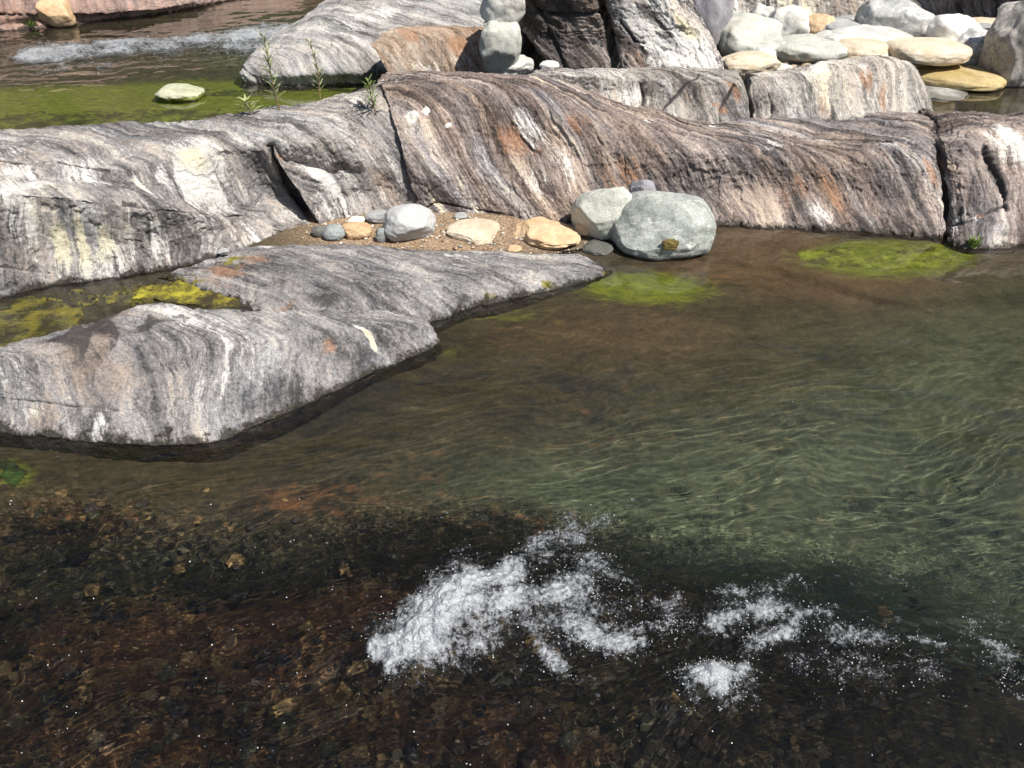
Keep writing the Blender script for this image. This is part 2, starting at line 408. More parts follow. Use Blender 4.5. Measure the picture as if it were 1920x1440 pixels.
# --- near rock on the left
block('near_rock', 'smooth grey rock rising from the water at left, brown stain on its crest', 'rock', M['slab_grey'], [
    [(-260, 790, 0), (-60, 806, 0), (90, 822, 0), (210, 832, 0), (310, 836, 0), (385, 836, 0), (500, 792, 0), (620, 735, 0), (740, 685, 0), (805, 655, 0), (822, 640, 0)],
    [(-260, 745, .10), (-60, 755, .10), (90, 775, .10), (210, 785, .09), (310, 780, .09), (380, 785, .10), (500, 735, .10), (620, 690, .09), (735, 655, .07), (795, 635, .05), (818, 628, .03)],
    [(-260, 720, .24), (-60, 715, .25), (90, 700, .27), (210, 690, .28), (310, 690, .28), (400, 690, .26), (510, 668, .22), (625, 645, .18), (725, 622, .14), (785, 612, .10), (812, 616, .05)],
    [(-260, 700, .31), (-60, 682, .34), (90, 658, .38), (200, 635, .40), (300, 632, .40), (410, 640, .37), (520, 630, .30), (630, 618, .24), (715, 605, .19), (770, 600, .14), (805, 607, .06)],
    [(-260, 690, .32), (-60, 665, .36), (90, 630, .41), (190, 600, .44), (270, 574, .47), (400, 582, .40), (525, 588, .32), (635, 588, .26), (705, 585, .20), (755, 588, .14), (795, 600, .05)],
  ], 620, 300, wt=[1, 1.1, 1, 0.8], lean=0.10, slopes=[0.15, 0.12, 0.5, 2.2], back=((-.02, .2, -.25), (0, .2, -.6)), front=(0.02, .06, -.5), seed=3, flute=0.0075, lowfreq=0.03, disp=0.85,
  paint=[('dark', 200, 598, .45, .08, 1.3), ('dark', 140, 622, .3, .06, 1.2), ('brown', 190, 605, .5, .10, 1.6), ('dark', 280, 605, .2, .05, .8), ('dark', 400, 585, .6, .08, .6), ('white', 430, 650, .25, .25, .2),
         ('white', 60, 770, .12, .08, .9), ('white', 185, 790, .1, .06, .8), ('yellow', 100, 780, .5, .1, .6), ('brown', 80, 790, .5, .1, .8), ('brown', 200, 700, .3, .3, .7), ('white', 370, 760, .04, .2, .5),
         ('dark', 560, 640, .25, .2, .5), ('dark', 330, 680, .08, .25, .35), ('rust', 620, 650, .12, .12, .7), ('white', 698, 640, .025, .14, 2.2), ('yellow', 698, 640, .03, .14, 1.0), ('rust', 700, 640, .04, .1, .3), ('white', 640, 680, .2, .1, .5), ('white', 30, 690, .2, .2, .4)],
  cracks=[(((-60, 742), (60, 752), (140, 762), (220, 770)), 2.2, .018)])

# --- flat slab behind it
block('flat_slab', 'low flat grey slab between the gravel patch and the near rock, mossy along its wet edge', 'rock', M['slab_grey'], [
    [(300, 640, -.20), (430, 650, -.12), (560, 660, -.05), (700, 640, -.02), (815, 605, 0), (868, 580, 0), (960, 560, 0), (1060, 538, 0), (1130, 520, 0), (1150, 510, 0)],
    [(300, 600, -.18), (430, 610, -.08), (560, 610, .10), (700, 590, .12), (800, 580, .09), (862, 560, .07), (955, 540, .07), (1055, 520, .06), (1120, 510, .05), (1142, 506, .03)],
    [(290, 565, -.14), (430, 575, -.03), (560, 550, .16), (690, 535, .17), (780, 530, .16), (860, 520, .14), (950, 510, .12), (1045, 500, .10), (1105, 498, .07), (1135, 502, .03)],
    [(290, 540, -.08), (420, 530, .07), (540, 500, .17), (670, 500, .18), (770, 498, .17), (860, 492, .15), (945, 488, .12), (1035, 485, .10), (1095, 488, .07), (1130, 499, .02)],
    [(300, 520, .00), (400, 490, .09), (480, 462, .12), (640, 460, .11), (760, 466, .11), (860, 470, .11), (940, 473, .09), (1030, 477, .07), (1085, 482, .05), (1122, 496, .0)],
  ], 520, 200, wt=[1, 1, 1, 1], lean=0.3, slopes=[0.2, 1.0, 1.8, 1.8], back=((0, .15, -.15), (0, .2, -.5)), seed=8, flute=0.010, lowfreq=0.03,
  paint=[('dark', 570, 500, .3, .15, .9), ('dark', 620, 560, .3, .15, .9), ('dark', 530, 540, .2, .2, .6), ('rust', 420, 510, .3, .2, 1.0), ('rust', 480, 480, .3, .2, .6), ('rust', 540, 575, .2, .1, .9), ('moss', 440, 485, .25, .12, .8), ('moss', 330, 545, .6, .2, 1.0), ('white', 850, 480, .1, .1, .6),
         ('moss', 1030, 535, .25, .08, .9), ('moss', 920, 556, .2, .07, .8), ('moss', 1135, 512, .1, .08, 1.0), ('white', 500, 462, .1, .06, 1.0), ('white', 660, 545, .2, .1, .4), ('white', 760, 540, .2, .1, .4), ('dark', 870, 560, .15, .06, .8)])

# --- long ridge: left part with its ledges
block('ledge_rock', 'black and white streaked rock ledge at left, in stepped layers under the mossy stream', 'rock', M['ridge_grey'], [
    [(-260, 615, 0), (-120, 590, 0), (0, 562, 0), (90, 538, 0), (210, 520, 0), (320, 502, .01), (450, 462, .03), (590, 424, .02), (720, 405, .0)],
    [(-260, 490, .34), (-120, 475, .36), (0, 460, .37), (95, 450, .34), (215, 450, .27), (322, 445, .23), (450, 428, .13), (580, 402, .07), (710, 390, .06)],
    [(-260, 372, .76), (-120, 365, .78), (0, 361, .76), (100, 368, .69), (225, 384, .56), (325, 394, .47), (447, 405, .23), (570, 380, .15), (700, 370, .15)],
    [(-260, 345, .78), (-120, 338, .79), (0, 340, .78), (105, 348, .70), (225, 364, .57), (325, 380, .48), (447, 394, .27), (560, 358, .25), (690, 340, .28)],
    [(-260, 318, .78), (-120, 315, .79), (0, 316, .77), (110, 328, .70), (205, 345, .62), (325, 335, .64), (440, 335, .52), (556, 320, .47), (680, 300, .55)],
    [(-260, 300, .79), (-120, 297, .80), (0, 300, .79), (120, 304, .76), (205, 318, .72), (330, 294, .79), (430, 284, .76), (545, 277, .73), (660, 250, .78)],
    [(-260, 278, .78), (-120, 275, .79), (0, 272, .78), (118, 272, .77), (222, 274, .79), (330, 264, .82), (430, 250, .84), (540, 236, .88), (650, 205, .90)],
    [(-260, 265, .76), (-120, 258, .77), (0, 250, .78), (115, 240, .78), (230, 232, .80), (330, 228, .83), (430, 218, .88), (535, 202, .92), (645, 180, .96)],
  ], 640, 420, wt=[1, 1, 1, .9, 1, 1, .8], lean=0.28, slopes=[0.22, 0.22, 0.9, 0.35, 0.35, 0.9, 1.6], back=((0, .35, -.30), (0, .4, -.9)), seed=5, flute=0.014, lowfreq=0.04,
  paint=[('white', 70, 345, .6, .10, .8), ('white', 60, 420, .06, .4, .9), ('white', 160, 460, .05, .4, .9), ('white', 240, 430, .03, .3, .7), ('white', 20, 430, .04, .4, .7), ('white', 410, 360, .04, .2, .8), ('white', 345, 350, .05, .2, .8), ('white', 260, 345, .03, .2, .9), ('white', 40, 400, .10, .3, .7), ('white', 110, 440, .09, .35, .8), ('yellow', 125, 440, .2, .3, 1.0), ('yellow', 190, 430, .2, .3, .9), ('white', 190, 440, .08, .3, .8), ('white', 290, 440, .05, .25, .6), ('white', 150, 330, .3, .2, .7), ('white', 380, 270, .35, .3, .8), ('white', 340, 300, .25, .25, .5), ('white', 370, 340, .1, .25, .7), ('white', 300, 330, .06, .2, .6), ('white', 230, 345, .05, .2, .7), ('yellow', 235, 345, .1, .2, 1.0),
         ('white', 30, 325, .5, .12, .5), ('white', 500, 240, .3, .15, .5), ('yellow', 350, 290, .15, .15, .8), ('rust', 245, 262, .12, .08, .8), ('rust', 40, 295, .4, .05, .5), ('brown', 60, 290, .6, .1, .6), ('dark', 190, 330, .2, .12, .5), ('dark', 310, 250, .3, .06, .7), ('dark', 60, 262, .8, .06, .6), ('dark', 395, 345, .1, .2, .35), ('dark', 500, 350, .2, .3, .3), ('brown', 440, 440, .3, .15, .5), ('brown', 30, 500, .4, .2, .5), ('dark', 240, 400, .1, .3, .3)],
  cracks=[(((230, 384), (330, 396), (400, 402), (450, 406)), 2.2, .03), (((508, 275), (522, 300), (548, 350), (575, 385), (598, 420)), 9.0, .10), (((0, 300), (120, 306), (205, 322)), 2.5, .02), (((0, 500), (60, 510), (90, 512)), 2.0, .02)])

# --- block right of the dark crack
block('crack_block', 'dark grey rock block streaked white, between the black crack and the grassy cleft', 'rock', M['ridge_grey'], [
    [(600, 424, .03), (640, 412, .04), (700, 400, .05), (760, 392, .05), (800, 388, .05)],
    [(583, 398, .16), (635, 375, .20), (695, 360, .22), (750, 350, .24), (790, 345, .24)],
    [(562, 362, .33), (618, 330, .42), (680, 315, .45), (735, 300, .48), (775, 295, .48)],
    [(532, 318, .55), (600, 280, .62), (660, 262, .66), (712, 250, .70), (755, 240, .72)],
    [(514, 282, .72), (572, 240, .79), (632, 220, .82), (690, 208, .86), (735, 195, .90)],
    [(520, 250, .82), (570, 212, .90), (630, 190, .94), (685, 172, .98), (725, 160, 1.0)],
    [(540, 212, .90), (585, 192, .95), (640, 174, .98), (688, 163, 1.01), (720, 150, 1.03)],
  ], 260, 330, wt=[1, 1, 1, 1, 1, .8], lean=0.32, slopes=[.36, .36, .36, .36, .7, 1.5], left=((.02, .07, -.01), (.05, .30, -.05)), back=((0, .3, -.25), (0, .4, -.9)), seed=14, flute=0.013, lowfreq=0.022,
  paint=[('white', 575, 270, .07, .35, 1.0), ('white', 600, 330, .04, .4, .8), ('white', 660, 190, .2, .1, .9), ('yellow', 590, 360, .2, .4, .6), ('yellow', 600, 300, .1, .2, .5), ('white', 640, 320, .05, .3, .4), ('rust', 528, 295, .03, .06, 1.4), ('dark', 660, 290, .15, .4, .4), ('brown', 730, 350, .15, .3, 1.3), ('rust', 745, 375, .1, .1, .4), ('white', 615, 400, .04, .15, .8)],
  cracks=[(((535, 318), (570, 335), (605, 345)), 2.2, .02)])

# --- the main wall
block('wall_rock', 'long brown streaked rock wall with rounded crest, behind the gravel and boulders', 'rock', M['ridge_brown'], [
    [(786, 396, .04), (850, 402, .04), (930, 408, .03), (1060, 420, .02), (1200, 420, 0), (1340, 422, 0), (1450, 424, 0), (1550, 430, 0), (1660, 438, 0), (1735, 442, 0), (1765, 446, 0)],
    [(774, 345, .28), (838, 345, .30), (915, 345, .30), (1048, 350, .30), (1185, 350, .27), (1335, 352, .25), (1445, 355, .25), (1543, 358, .25), (1650, 362, .27), (1728, 366, .27), (1762, 370, .25)],
    [(752, 270, .62), (818, 262, .64), (895, 260, .64), (1030, 265, .62), (1172, 280, .58), (1332, 290, .55), (1440, 294, .52), (1537, 298, .51), (1650, 298, .53), (1722, 300, .54), (1760, 306, .52)],
    [(734, 212, .85), (795, 195, .92), (875, 190, .93), (1010, 205, .88), (1165, 246, .70), (1330, 268, .59), (1438, 277, .55), (1533, 284, .55), (1645, 283, .57), (1715, 283, .60), (1758, 290, .57)],
    [(718, 175, .97), (775, 160, 1.02), (862, 155, 1.03), (1002, 170, .98), (1160, 222, .76), (1325, 256, .62), (1430, 266, .57), (1525, 274, .57), (1640, 270, .60), (1712, 266, .62), (1755, 270, .59)],
    [(706, 152, 1.03), (762, 141, 1.06), (858, 140, 1.06), (1000, 150, 1.02), (1150, 200, .79), (1320, 242, .64), (1425, 242, .59), (1520, 244, .58), (1630, 240, .61), (1705, 236, .62), (1750, 238, .60)],
    [(712, 144, 1.04), (768, 136, 1.06), (858, 135, 1.06), (1000, 141, 1.02), (1140, 182, .80), (1310, 231, .68), (1420, 222, .64), (1515, 218, .60), (1625, 216, .60), (1700, 213, .60), (1748, 212, .58)],
  ], 1150, 360, wt=[1, 1, 1, 1.1, 1, .9], lean=0.48, slopes=[.5, .5, .5, .9, 1.8, 2.2], left=((.02, .06, -.01), (.08, .25, -.03)), right=((.02, .12, -.02), (.02, .3, -.1)), back=((0, .25, -.2), (0, .4, -.9)), seed=21, flute=0.030, flute_at=([700, 1050, 1300, 1500], [.5, .55, 1.0, 1.15]), lowfreq=0.035, ledge=0.004,
  paint=[('white', 775, 215, .06, .05, 2.4), ('white', 800, 208, .05, .03, 2.2), ('white', 780, 240, .05, .2, .8), ('white', 840, 235, .1, .03, 1.6), ('yellow', 870, 350, .3, .3, 1.3), ('white', 880, 360, .12, .25, .7), ('white', 810, 370, .05, .2, .9), ('yellow', 800, 370, .1, .2, 1.0), ('white', 985, 230, .1, .25, 1.2), ('rust', 960, 260, .15, .2, .9), ('white', 1000, 350, .2, .3, .25), ('dark', 1040, 330, .12, .4, .5), ('dark', 830, 200, .15, .2, .35), ('rust', 1010, 285, .04, .03, 2.0), ('rust', 1080, 230, .2, .15, .6), ('brown', 1150, 320, .5, .4, .7), ('rust', 1180, 330, .2, .2, .5), ('dark', 1110, 250, .2, .2, .4),
         ('brown', 1600, 260, .6, .3, 1.0), ('brown', 1450, 340, 1.0, .4, .5), ('rust', 1490, 350, .2, .2, .6), ('rust', 1560, 370, .2, .25, .6), ('rust', 1745, 320, .05, .15, 1.6), ('white', 1540, 400, .1, .2, .7), ('white', 1370, 380, .1, .25, .6), ('white', 1450, 275, .3, .06, .7), ('dark', 1400, 320, .1, .3, .4), ('dark', 1300, 262, .4, .05, .4), ('white', 1215, 228, .06, .03, 2.0), ('white', 1335, 237, .08, .03, 2.0), ('dark', 1500, 232, .5, .03, .5), ('white', 1660, 275, .3, .05, .5)],
  cracks=[(((1340, 235), (1440, 250), (1540, 262), (1640, 268), (1700, 274)), 2.5, .006), (((800, 388), (820, 380), (880, 392), (960, 405)), 2.2, .03), (((795, 365), (830, 345), (860, 335)), 1.6, .012), (((975, 255), (995, 280), (1010, 288)), 2.2, .02)])

# --- right end, beyond the dark gully
block('gully_rock', 'pitted brown rock right of the dark gully, with a grass tuft on its face', 'rock', M['ridge_brown'], [
    [(1782, 455, 0), (1820, 466, 0), (1870, 465, 0), (1935, 455, 0), (2050, 450, 0), (2250, 450, 0)],
    [(1790, 415, .12), (1822, 408, .18), (1870, 400, .20), (1935, 390, .22), (2050, 385, .22), (2250, 385, .22)],
    [(1785, 365, .30), (1825, 345, .40), (1865, 330, .44), (1935, 325, .46), (2050, 320, .46), (2250, 320, .46)],
    [(1776, 310, .50), (1815, 285, .62), (1860, 268, .68), (1930, 262, .68), (2050, 260, .68), (2250, 260, .68)],
    [(1768, 268, .62), (1812, 250, .70), (1858, 240, .72), (1928, 238, .71), (2050, 240, .70), (2250, 240, .70)],
    [(1752, 222, .60), (1808, 217, .61), (1855, 218, .60), (1925, 218, .58), (2050, 218, .58), (2250, 218, .58)],
  ], 420, 300, wt=[1, 1, 1, 1, 1], lean=0.15, slopes=[.2, .2, .2, .8, 2.0], left=((.03, .22, -.02), (.0, .35, -.05)), back=((0, .2, -.3), (0, .4, -.9)), seed=33, flute=0.026, lowfreq=0.05, ledge=0.012,
  paint=[('white', 1880, 260, .3, .2, .9), ('white', 1900, 290, .2, .2, .5), ('rust', 1840, 405, .25, .04, .8), ('white', 1830, 410, .3, .05, .7), ('dark', 1860, 310, .1, .3, .9), ('dark', 1790, 380, .1, .3, .8), ('dark', 1890, 440, .3, .08, .7), ('yellow', 1890, 280, .3, .2, .3)],
  cracks=[(((1850, 270), (1862, 310), (1880, 350), (1886, 390)), 5.0, .06), (((1790, 425), (1850, 400), (1880, 388)), 2.5, .03)])

# --- upper ledges behind the wall
block('middle_ledge', 'low grey and cream ledge behind the wall crest, cut by a dark vertical crack', 'rock', M['ledge_pale'], [
    [(985, 160, .85), (1060, 175, .80), (1200, 215, .70), (1240, 232, .62), (1330, 246, .58), (1404, 240, .56)],
    [(990, 148, .95), (1060, 155, .92), (1200, 178, .84), (1240, 185, .80), (1330, 190, .78), (1400, 192, .76)],
    [(995, 139, 1.0), (1062, 142, .99), (1200, 150, .97), (1245, 152, .96), (1325, 153, .95), (1392, 158, .92)],
    [(1000, 134, 1.01), (1062, 134, 1.01), (1200, 134, 1.0), (1245, 134, 1.0), (1310, 136, 1.0), (1385, 142, .97)],
    [(1005, 130, 1.0), (1062, 129, 1.0), (1200, 128, 1.0), (1245, 127, 1.0), (1310, 128, .98), (1380, 132, .95)],
  ], 380, 150, lean=0.25, slopes=[.3, .3, 1.5, 2], right=((.03, .12, -.02), (.0, .3, -.1)), back=((0, .3, -.3), (0, .3, -.8)), seed=41, flute=0.016, lowfreq=0.02,
  paint=[('white', 1180, 175, .15, .2, .6), ('white', 1070, 148, .2, .1, .6), ('white', 1250, 160, .15, .1, .7), ('dark', 1290, 190, .3, .2, .5), ('rust', 1375, 165, .06, .15, 1.5), ('yellow', 1375, 150, .06, .1, 1.0), ('rust', 1120, 165, .2, .1, .5), ('rust', 1355, 205, .06, .08, 1.2), ('rust', 1340, 195, .12, .02, 1.6)],
  cracks=[(((1203, 150), (1206, 180), (1203, 215)), 4.0, .06), (((1230, 215), (1270, 180), (1310, 140)), 2.5, .02), (((1352, 235), (1352, 200), (1375, 160)), 3.0, .03)])

block('cream_ledge', 'pale cream ledge behind the wall with a rust patch on its face', 'rock', M['ledge_pale'], [
    [(1412, 240, .52), (1480, 238, .54), (1560, 235, .54), (1640, 232, .52), (1700, 228, .45), (1752, 216, .33)],
    [(1412, 205, .66), (1480, 202, .68), (1560, 198, .69), (1640, 190, .70), (1700, 188, .62), (1748, 200, .38)],
    [(1408, 172, .82), (1482, 160, .86), (1565, 150, .90), (1645, 140, .92), (1700, 148, .80), (1738, 178, .48)],
    [(1408, 152, .90), (1486, 140, .94), (1568, 122, 1.00), (1645, 115, 1.02), (1695, 124, .92), (1722, 155, .58)],
    [(1410, 142, .93), (1490, 129, .97), (1570, 109, 1.04), (1640, 106, 1.04), (1685, 112, .96), (1708, 135, .64)],
  ], 430, 180, lean=0.2, slopes=[.25, .25, .5, 1.5], left=((.02, .10, -.01), (.03, .3, -.05)), right=((.06, .25, -.15), (.02, .3, -.4)), back=((0, .25, -.25), (0, .3, -.9)), seed=47, flute=0.018, lowfreq=0.03,
  paint=[('white', 1540, 130, .3, .12, 1.0), ('white', 1530, 170, .25, .25, .6), ('white', 1580, 190, .2, .2, .5), ('rust', 1622, 145, .07, .1, 2.0), ('rust', 1700, 165, .12, .15, .9), ('rust', 1655, 185, .1, .15, 1.0), ('dark', 1605, 130, .1, .1, .8), ('dark', 1420, 200, .05, .3, .9), ('yellow', 1560, 160, .4, .3, .7), ('rust', 1550, 200, .1, .2, .6)],
  cracks=[(((1440, 175), (1448, 200), (1440, 230)), 2.5, .03)])

# --- big slabs at the back
block('whaleback_slab', 'large pale grey slab sloping into the stream beyond, smooth like a whale back', 'rock', M['slab_pale'], [
    [(458, 150, 0), (500, 160, 0), (560, 163, 0), (640, 160, 0), (730, 156, 0), (860, 150, 0), (960, 150, 0)],
    [(455, 138, .08), (505, 142, .14), (570, 140, .18), (645, 136, .20), (730, 128, .22), (860, 120, .22), (960, 120, .22)],
    [(459, 126, .13), (512, 108, .30), (580, 98, .40), (650, 90, .44), (735, 85, .46), (865, 78, .46), (965, 78, .46)],
    [(470, 113, .16), (530, 70, .44), (600, 52, .56), (670, 44, .62), (750, 38, .64), (875, 34, .64), (970, 32, .64)],
    [(485, 100, .16), (555, 44, .50), (612, 12, .66), (690, 2, .76), (770, -6, .82), (890, -14, .86), (980, -14, .86)],
    [(495, 96, .10), (570, 32, .45), (625, -6, .66), (705, -25, .84), (790, -40, .95), (900, -45, 1.0), (990, -45, 1.0)],
  ], 520, 300, lean=1.2, slopes=[.8, 1.2, 1.8, 1.8, 1.8], left=((.05, .15, -.10), (.2, .3, -.4)), back=((0, .4, -.3), (0, .6, -1.0)), seed=52, flute=0.014, lowfreq=0.05,
  paint=[('white', 650, 40, .8, .5, .6), ('white', 760, 25, .6, .3, .4), ('dark', 520, 135, .8, .15, .6), ('dark', 640, 145, 1.2, .12, .7), ('white', 560, 60, .5, .3, .6), ('white', 700, 20, .8, .3, .5)])

block('wedge_rock', 'small ochre and rust stained wedge rock leaning on the pale whale back slab', 'rock', M['ochre_rock'], [
    [(728, 150, .30), (780, 148, .34), (850, 146, .36), (912, 146, .36)],
    [(716, 120, .46), (775, 115, .52), (850, 112, .55), (912, 115, .52)],
    [(700, 88, .64), (768, 72, .74), (850, 70, .76), (912, 78, .70)],
    [(694, 82, .67), (755, 56, .82), (850, 54, .82), (910, 62, .76)],
    [(715, 70, .70), (765, 49, .84), (850, 49, .84), (908, 54, .78)],
  ], 240, 130, lean=0.3, slopes=[.35, .35, .8, 1.5], left=((.03, .15, -.02), (.08, .3, -.1)), right=((.1, .2, -.1),), back=((0, .25, -.25), (0, .3, -.7)), seed=58, flute=0.025, lowfreq=0.03,
  paint=[('rust', 765, 65, .12, .15, 1.6), ('yellow', 755, 110, .15, .3, 1.2), ('white', 775, 125, .12, .12, .7), ('rust', 860, 85, .15, .15, 1.3), ('dark', 735, 115, .12, .2, .5), ('brown', 820, 90, .25, .25, .6), ('white', 810, 130, .2, .1, .5)])

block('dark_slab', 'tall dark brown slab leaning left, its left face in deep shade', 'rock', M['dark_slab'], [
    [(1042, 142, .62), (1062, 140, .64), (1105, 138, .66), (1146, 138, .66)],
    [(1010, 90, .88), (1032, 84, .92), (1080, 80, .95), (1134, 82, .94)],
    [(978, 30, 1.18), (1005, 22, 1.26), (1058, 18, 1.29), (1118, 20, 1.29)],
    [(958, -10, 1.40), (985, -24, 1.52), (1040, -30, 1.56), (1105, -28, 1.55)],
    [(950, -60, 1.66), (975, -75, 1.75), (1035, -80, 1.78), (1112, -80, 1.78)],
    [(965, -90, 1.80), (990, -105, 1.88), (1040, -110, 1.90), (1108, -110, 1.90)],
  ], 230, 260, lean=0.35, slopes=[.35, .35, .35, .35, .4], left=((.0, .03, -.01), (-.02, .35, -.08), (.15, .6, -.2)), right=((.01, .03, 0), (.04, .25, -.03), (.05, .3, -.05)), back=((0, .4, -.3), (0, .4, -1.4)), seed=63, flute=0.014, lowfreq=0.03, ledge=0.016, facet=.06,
  paint=[('dark', 1010, 50, .2, .4, .9), ('dark', 1060, 10, .3, .25, .8), ('white', 1110, 80, .12, .4, .6), ('white', 1070, 60, .04, .3, .5), ('brown', 1100, 0, .3, .15, 1.0)],  # dark spots at upper left put the slab's shade into its colour
  cracks=[(((1000, 0), (1030, 60), (1060, 130)), 4.0, .05), (((1010, 22), (1060, 28), (1120, 22)), 3.0, .05)])

block('streaked_slab', 'tall upright slab streaked white, pink and ochre, right of the dark slab', 'rock', M['streaked_white'], [
    [(1172, 142, .64), (1220, 142, .66), (1290, 144, .66), (1352, 146, .62)],
    [(1160, 90, .90), (1212, 85, .95), (1274, 85, .95), (1333, 92, .90)],
    [(1145, 25, 1.26), (1195, 18, 1.31), (1248, 18, 1.31), (1300, 28, 1.22)],
    [(1128, -25, 1.53), (1180, -35, 1.59), (1224, -35, 1.59), (1273, -22, 1.48)],
    [(1115, -80, 1.78), (1165, -90, 1.84), (1208, -85, 1.81), (1248, -70, 1.70)],
    [(1118, -110, 1.90), (1165, -115, 1.93), (1210, -112, 1.92), (1248, -95, 1.82)],
  ], 260, 250, lean=0.4, slopes=[.4, .4, .4, .4, .4], left=((.0, .03, -.01), (.01, .28, -.02), (.05, .5, -.1)), right=((.03, .04, -.02), (.10, .25, -.08), (.1, .4, -.3)), back=((0, .4, -.3), (0, .4, -1.4)), seed=69, flute=0.016, lowfreq=0.025, ledge=0.008, facet=.05,
  paint=[('white', 1240, 60, .3, .6, .7), ('white', 1310, 110, .2, .3, .5), ('yellow', 1285, 45, .08, .2, 1.2), ('rust', 1278, 50, .06, .15, 1.2), ('dark', 1232, 40, .06, .25, 1.0), ('brown', 1180, 90, .08, .4, 1.3), ('rust', 1290, 110, .12, .12, .8), ('dark', 1205, 20, .1, .2, .5), ('rust', 1200, 110, .05, .2, .7)],
  cracks=[(((1165, 40), (1190, 78), (1205, 80)), 3.0, .04)])

block('back_cliff', 'cream streaked cliff foot behind the boulder pile, sloping down right to a dark hollow', 'rock', M['ledge_pale'], [
    [(1300, 70, .17), (1400, 66, .19), (1520, 66, .19), (1640, 68, .19), (1720, 70, .17), (1775, 62, .17)],
    [(1295, 35, .42), (1400, 30, .45), (1520, 30, .45), (1640, 30, .45), (1705, 35, .40), (1755, 48, .26)],
    [(1290, -10, .74), (1400, -20, .82), (1520, -20, .82), (1630, -20, .82), (1680, -10, .74), (1735, 20, .46)],
    [(1285, -70, 1.20), (1400, -85, 1.31), (1520, -85, 1.31), (1620, -80, 1.27), (1650, -70, 1.18), (1705, -20, .76)],
    [(1285, -90, 1.36), (1400, -110, 1.48), (1520, -110, 1.48), (1610, -100, 1.41), (1635, -90, 1.34), (1690, -45, .94)],
  ], 330, 170, lean=0.2, slopes=[.2, .2, .2, 1], right=((.15, .3, -.1), (.05, .5, -.4)), back=((0, .6, -.2), (0, .6, -1.6)), seed=75, flute=0.045, lowfreq=0.07, ledge=0.02,
  paint=[('yellow', 1500, 20, .6, .5, .9), ('white', 1450, 20, .5, .5, .5), ('dark', 1490, 5, .1, .1, 1.2), ('dark', 1620, 30, .05, .2, .7), ('brown', 1560, 20, .5, .3, .5)])

block('cave_rock', 'black shaded hollow under an added shade roof at the upper right', 'rock', M['dark_slab'], [
    [(1700, 70, .02), (1800, 72, .02), (1900, 72, .02), (2050, 76, .02), (2300, 76, .02)],
    [(1705, 48, .19), (1800, 46, .20), (1900, 46, .20), (2050, 48, .20), (2300, 48, .20)],
    [(1700, -5, .60), (1800, -10, .64), (1900, -10, .64), (2050, -5, .60), (2300, -5, .60)],
    [(1690, -100, 1.35), (1800, -110, 1.42), (1900, -110, 1.42), (2050, -105, 1.38), (2300, -105, 1.38)],
    [(1680, -130, 1.60), (1800, -140, 1.65), (1900, -140, 1.65), (2050, -135, 1.6), (2300, -135, 1.6)],
  ], 160, 110, lean=0.2, back=((0, .6, -.2), (0, .8, -2.2)), seed=81, flute=0.04, lowfreq=0.12, ledge=0.05)

block('far_bank_rock', 'pinkish grey rock bank across the stream at the upper left, undercut at the water', 'rock', M['pink_bank'], [
    [(-200, 64, 0), (0, 58, 0), (90, 50, 0), (180, 40, 0), (280, 30, 0), (360, 16, 0), (430, 0, 0), (560, -18, 0)],
    [(-200, 48, .10), (0, 45, .10), (90, 37, .10), (180, 29, .10), (280, 21, .10), (360, 9, .08), (430, -6, .06), (560, -24, .06)],
    [(-200, 32, .22), (0, 29, .24), (90, 28, .20), (180, 25, .16), (280, 18, .14), (360, 4, .13), (430, -12, .11), (560, -30, .11)],
    [(-200, -20, .60), (0, -20, .60), (90, -20, .55), (180, -15, .46), (280, -10, .36), (360, -20, .30), (430, -36, .28), (560, -55, .28)],
    [(-200, -100, 1.15), (0, -100, 1.15), (90, -100, 1.10), (180, -95, 1.02), (280, -90, .9), (360, -90, .8), (430, -100, .75), (560, -110, .75)],
  ], 420, 150, lean=0.25, back=((0, 1.0, .2), (0, 1.5, -2.0)), seed=88, flute=0.03, lowfreq=0.07, ledge=0.02,
  paint=[('brown', 60, 20, 1.5, .4, .6), ('rust', 140, 20, .5, .3, .5), ('white', 250, 10, 1.0, .2, .3)],
  cracks=[(((-100, 30), (0, 27), (60, 30), (120, 29), (200, 28), (280, 22)), 2.2, .10)])

def lump(name, label, cat, mat, c, size, seed, sub=4, cuts=6, rough=0.06, rot=0.0, tilt=(0, 0), power=2.4, group=None, parent=None, fine=0.016):
    """A water-worn stone: a superellipsoid trimmed by random planes, then roughened."""
    V, F = ico(sub)
    rs = np.random.RandomState(seed)
    P = V / (np.sum(np.abs(V) ** power, 1, keepdims=True) ** (1 / power))
    for k in range(cuts):
        n = rs.randn(3); n /= np.linalg.norm(n); dd = 0.70 + 0.22 * rs.rand()
        q = P @ n - dd
        P = P - np.where(q > 0, q, 0)[:, None] * n * 0.8
    P = P * (1 + rough * 1.8 * fbm(P[:, 0] * 1.1, P[:, 1] * 1.1, P[:, 2] * 1.1 + seed, 3, seed)
             + fine * fbm(P[:, 0] * 5, P[:, 1] * 5, P[:, 2] * 5 + seed, 3, seed + 5))[:, None]
    P = P * (np.array(size) / 2)
    o = mesh_obj(name, P, F, mat, parent)
    o.location = Vector(c); o.rotation_euler = (tilt[0], tilt[1], rot)
    if label: tag(o, label, cat, group)
    return o

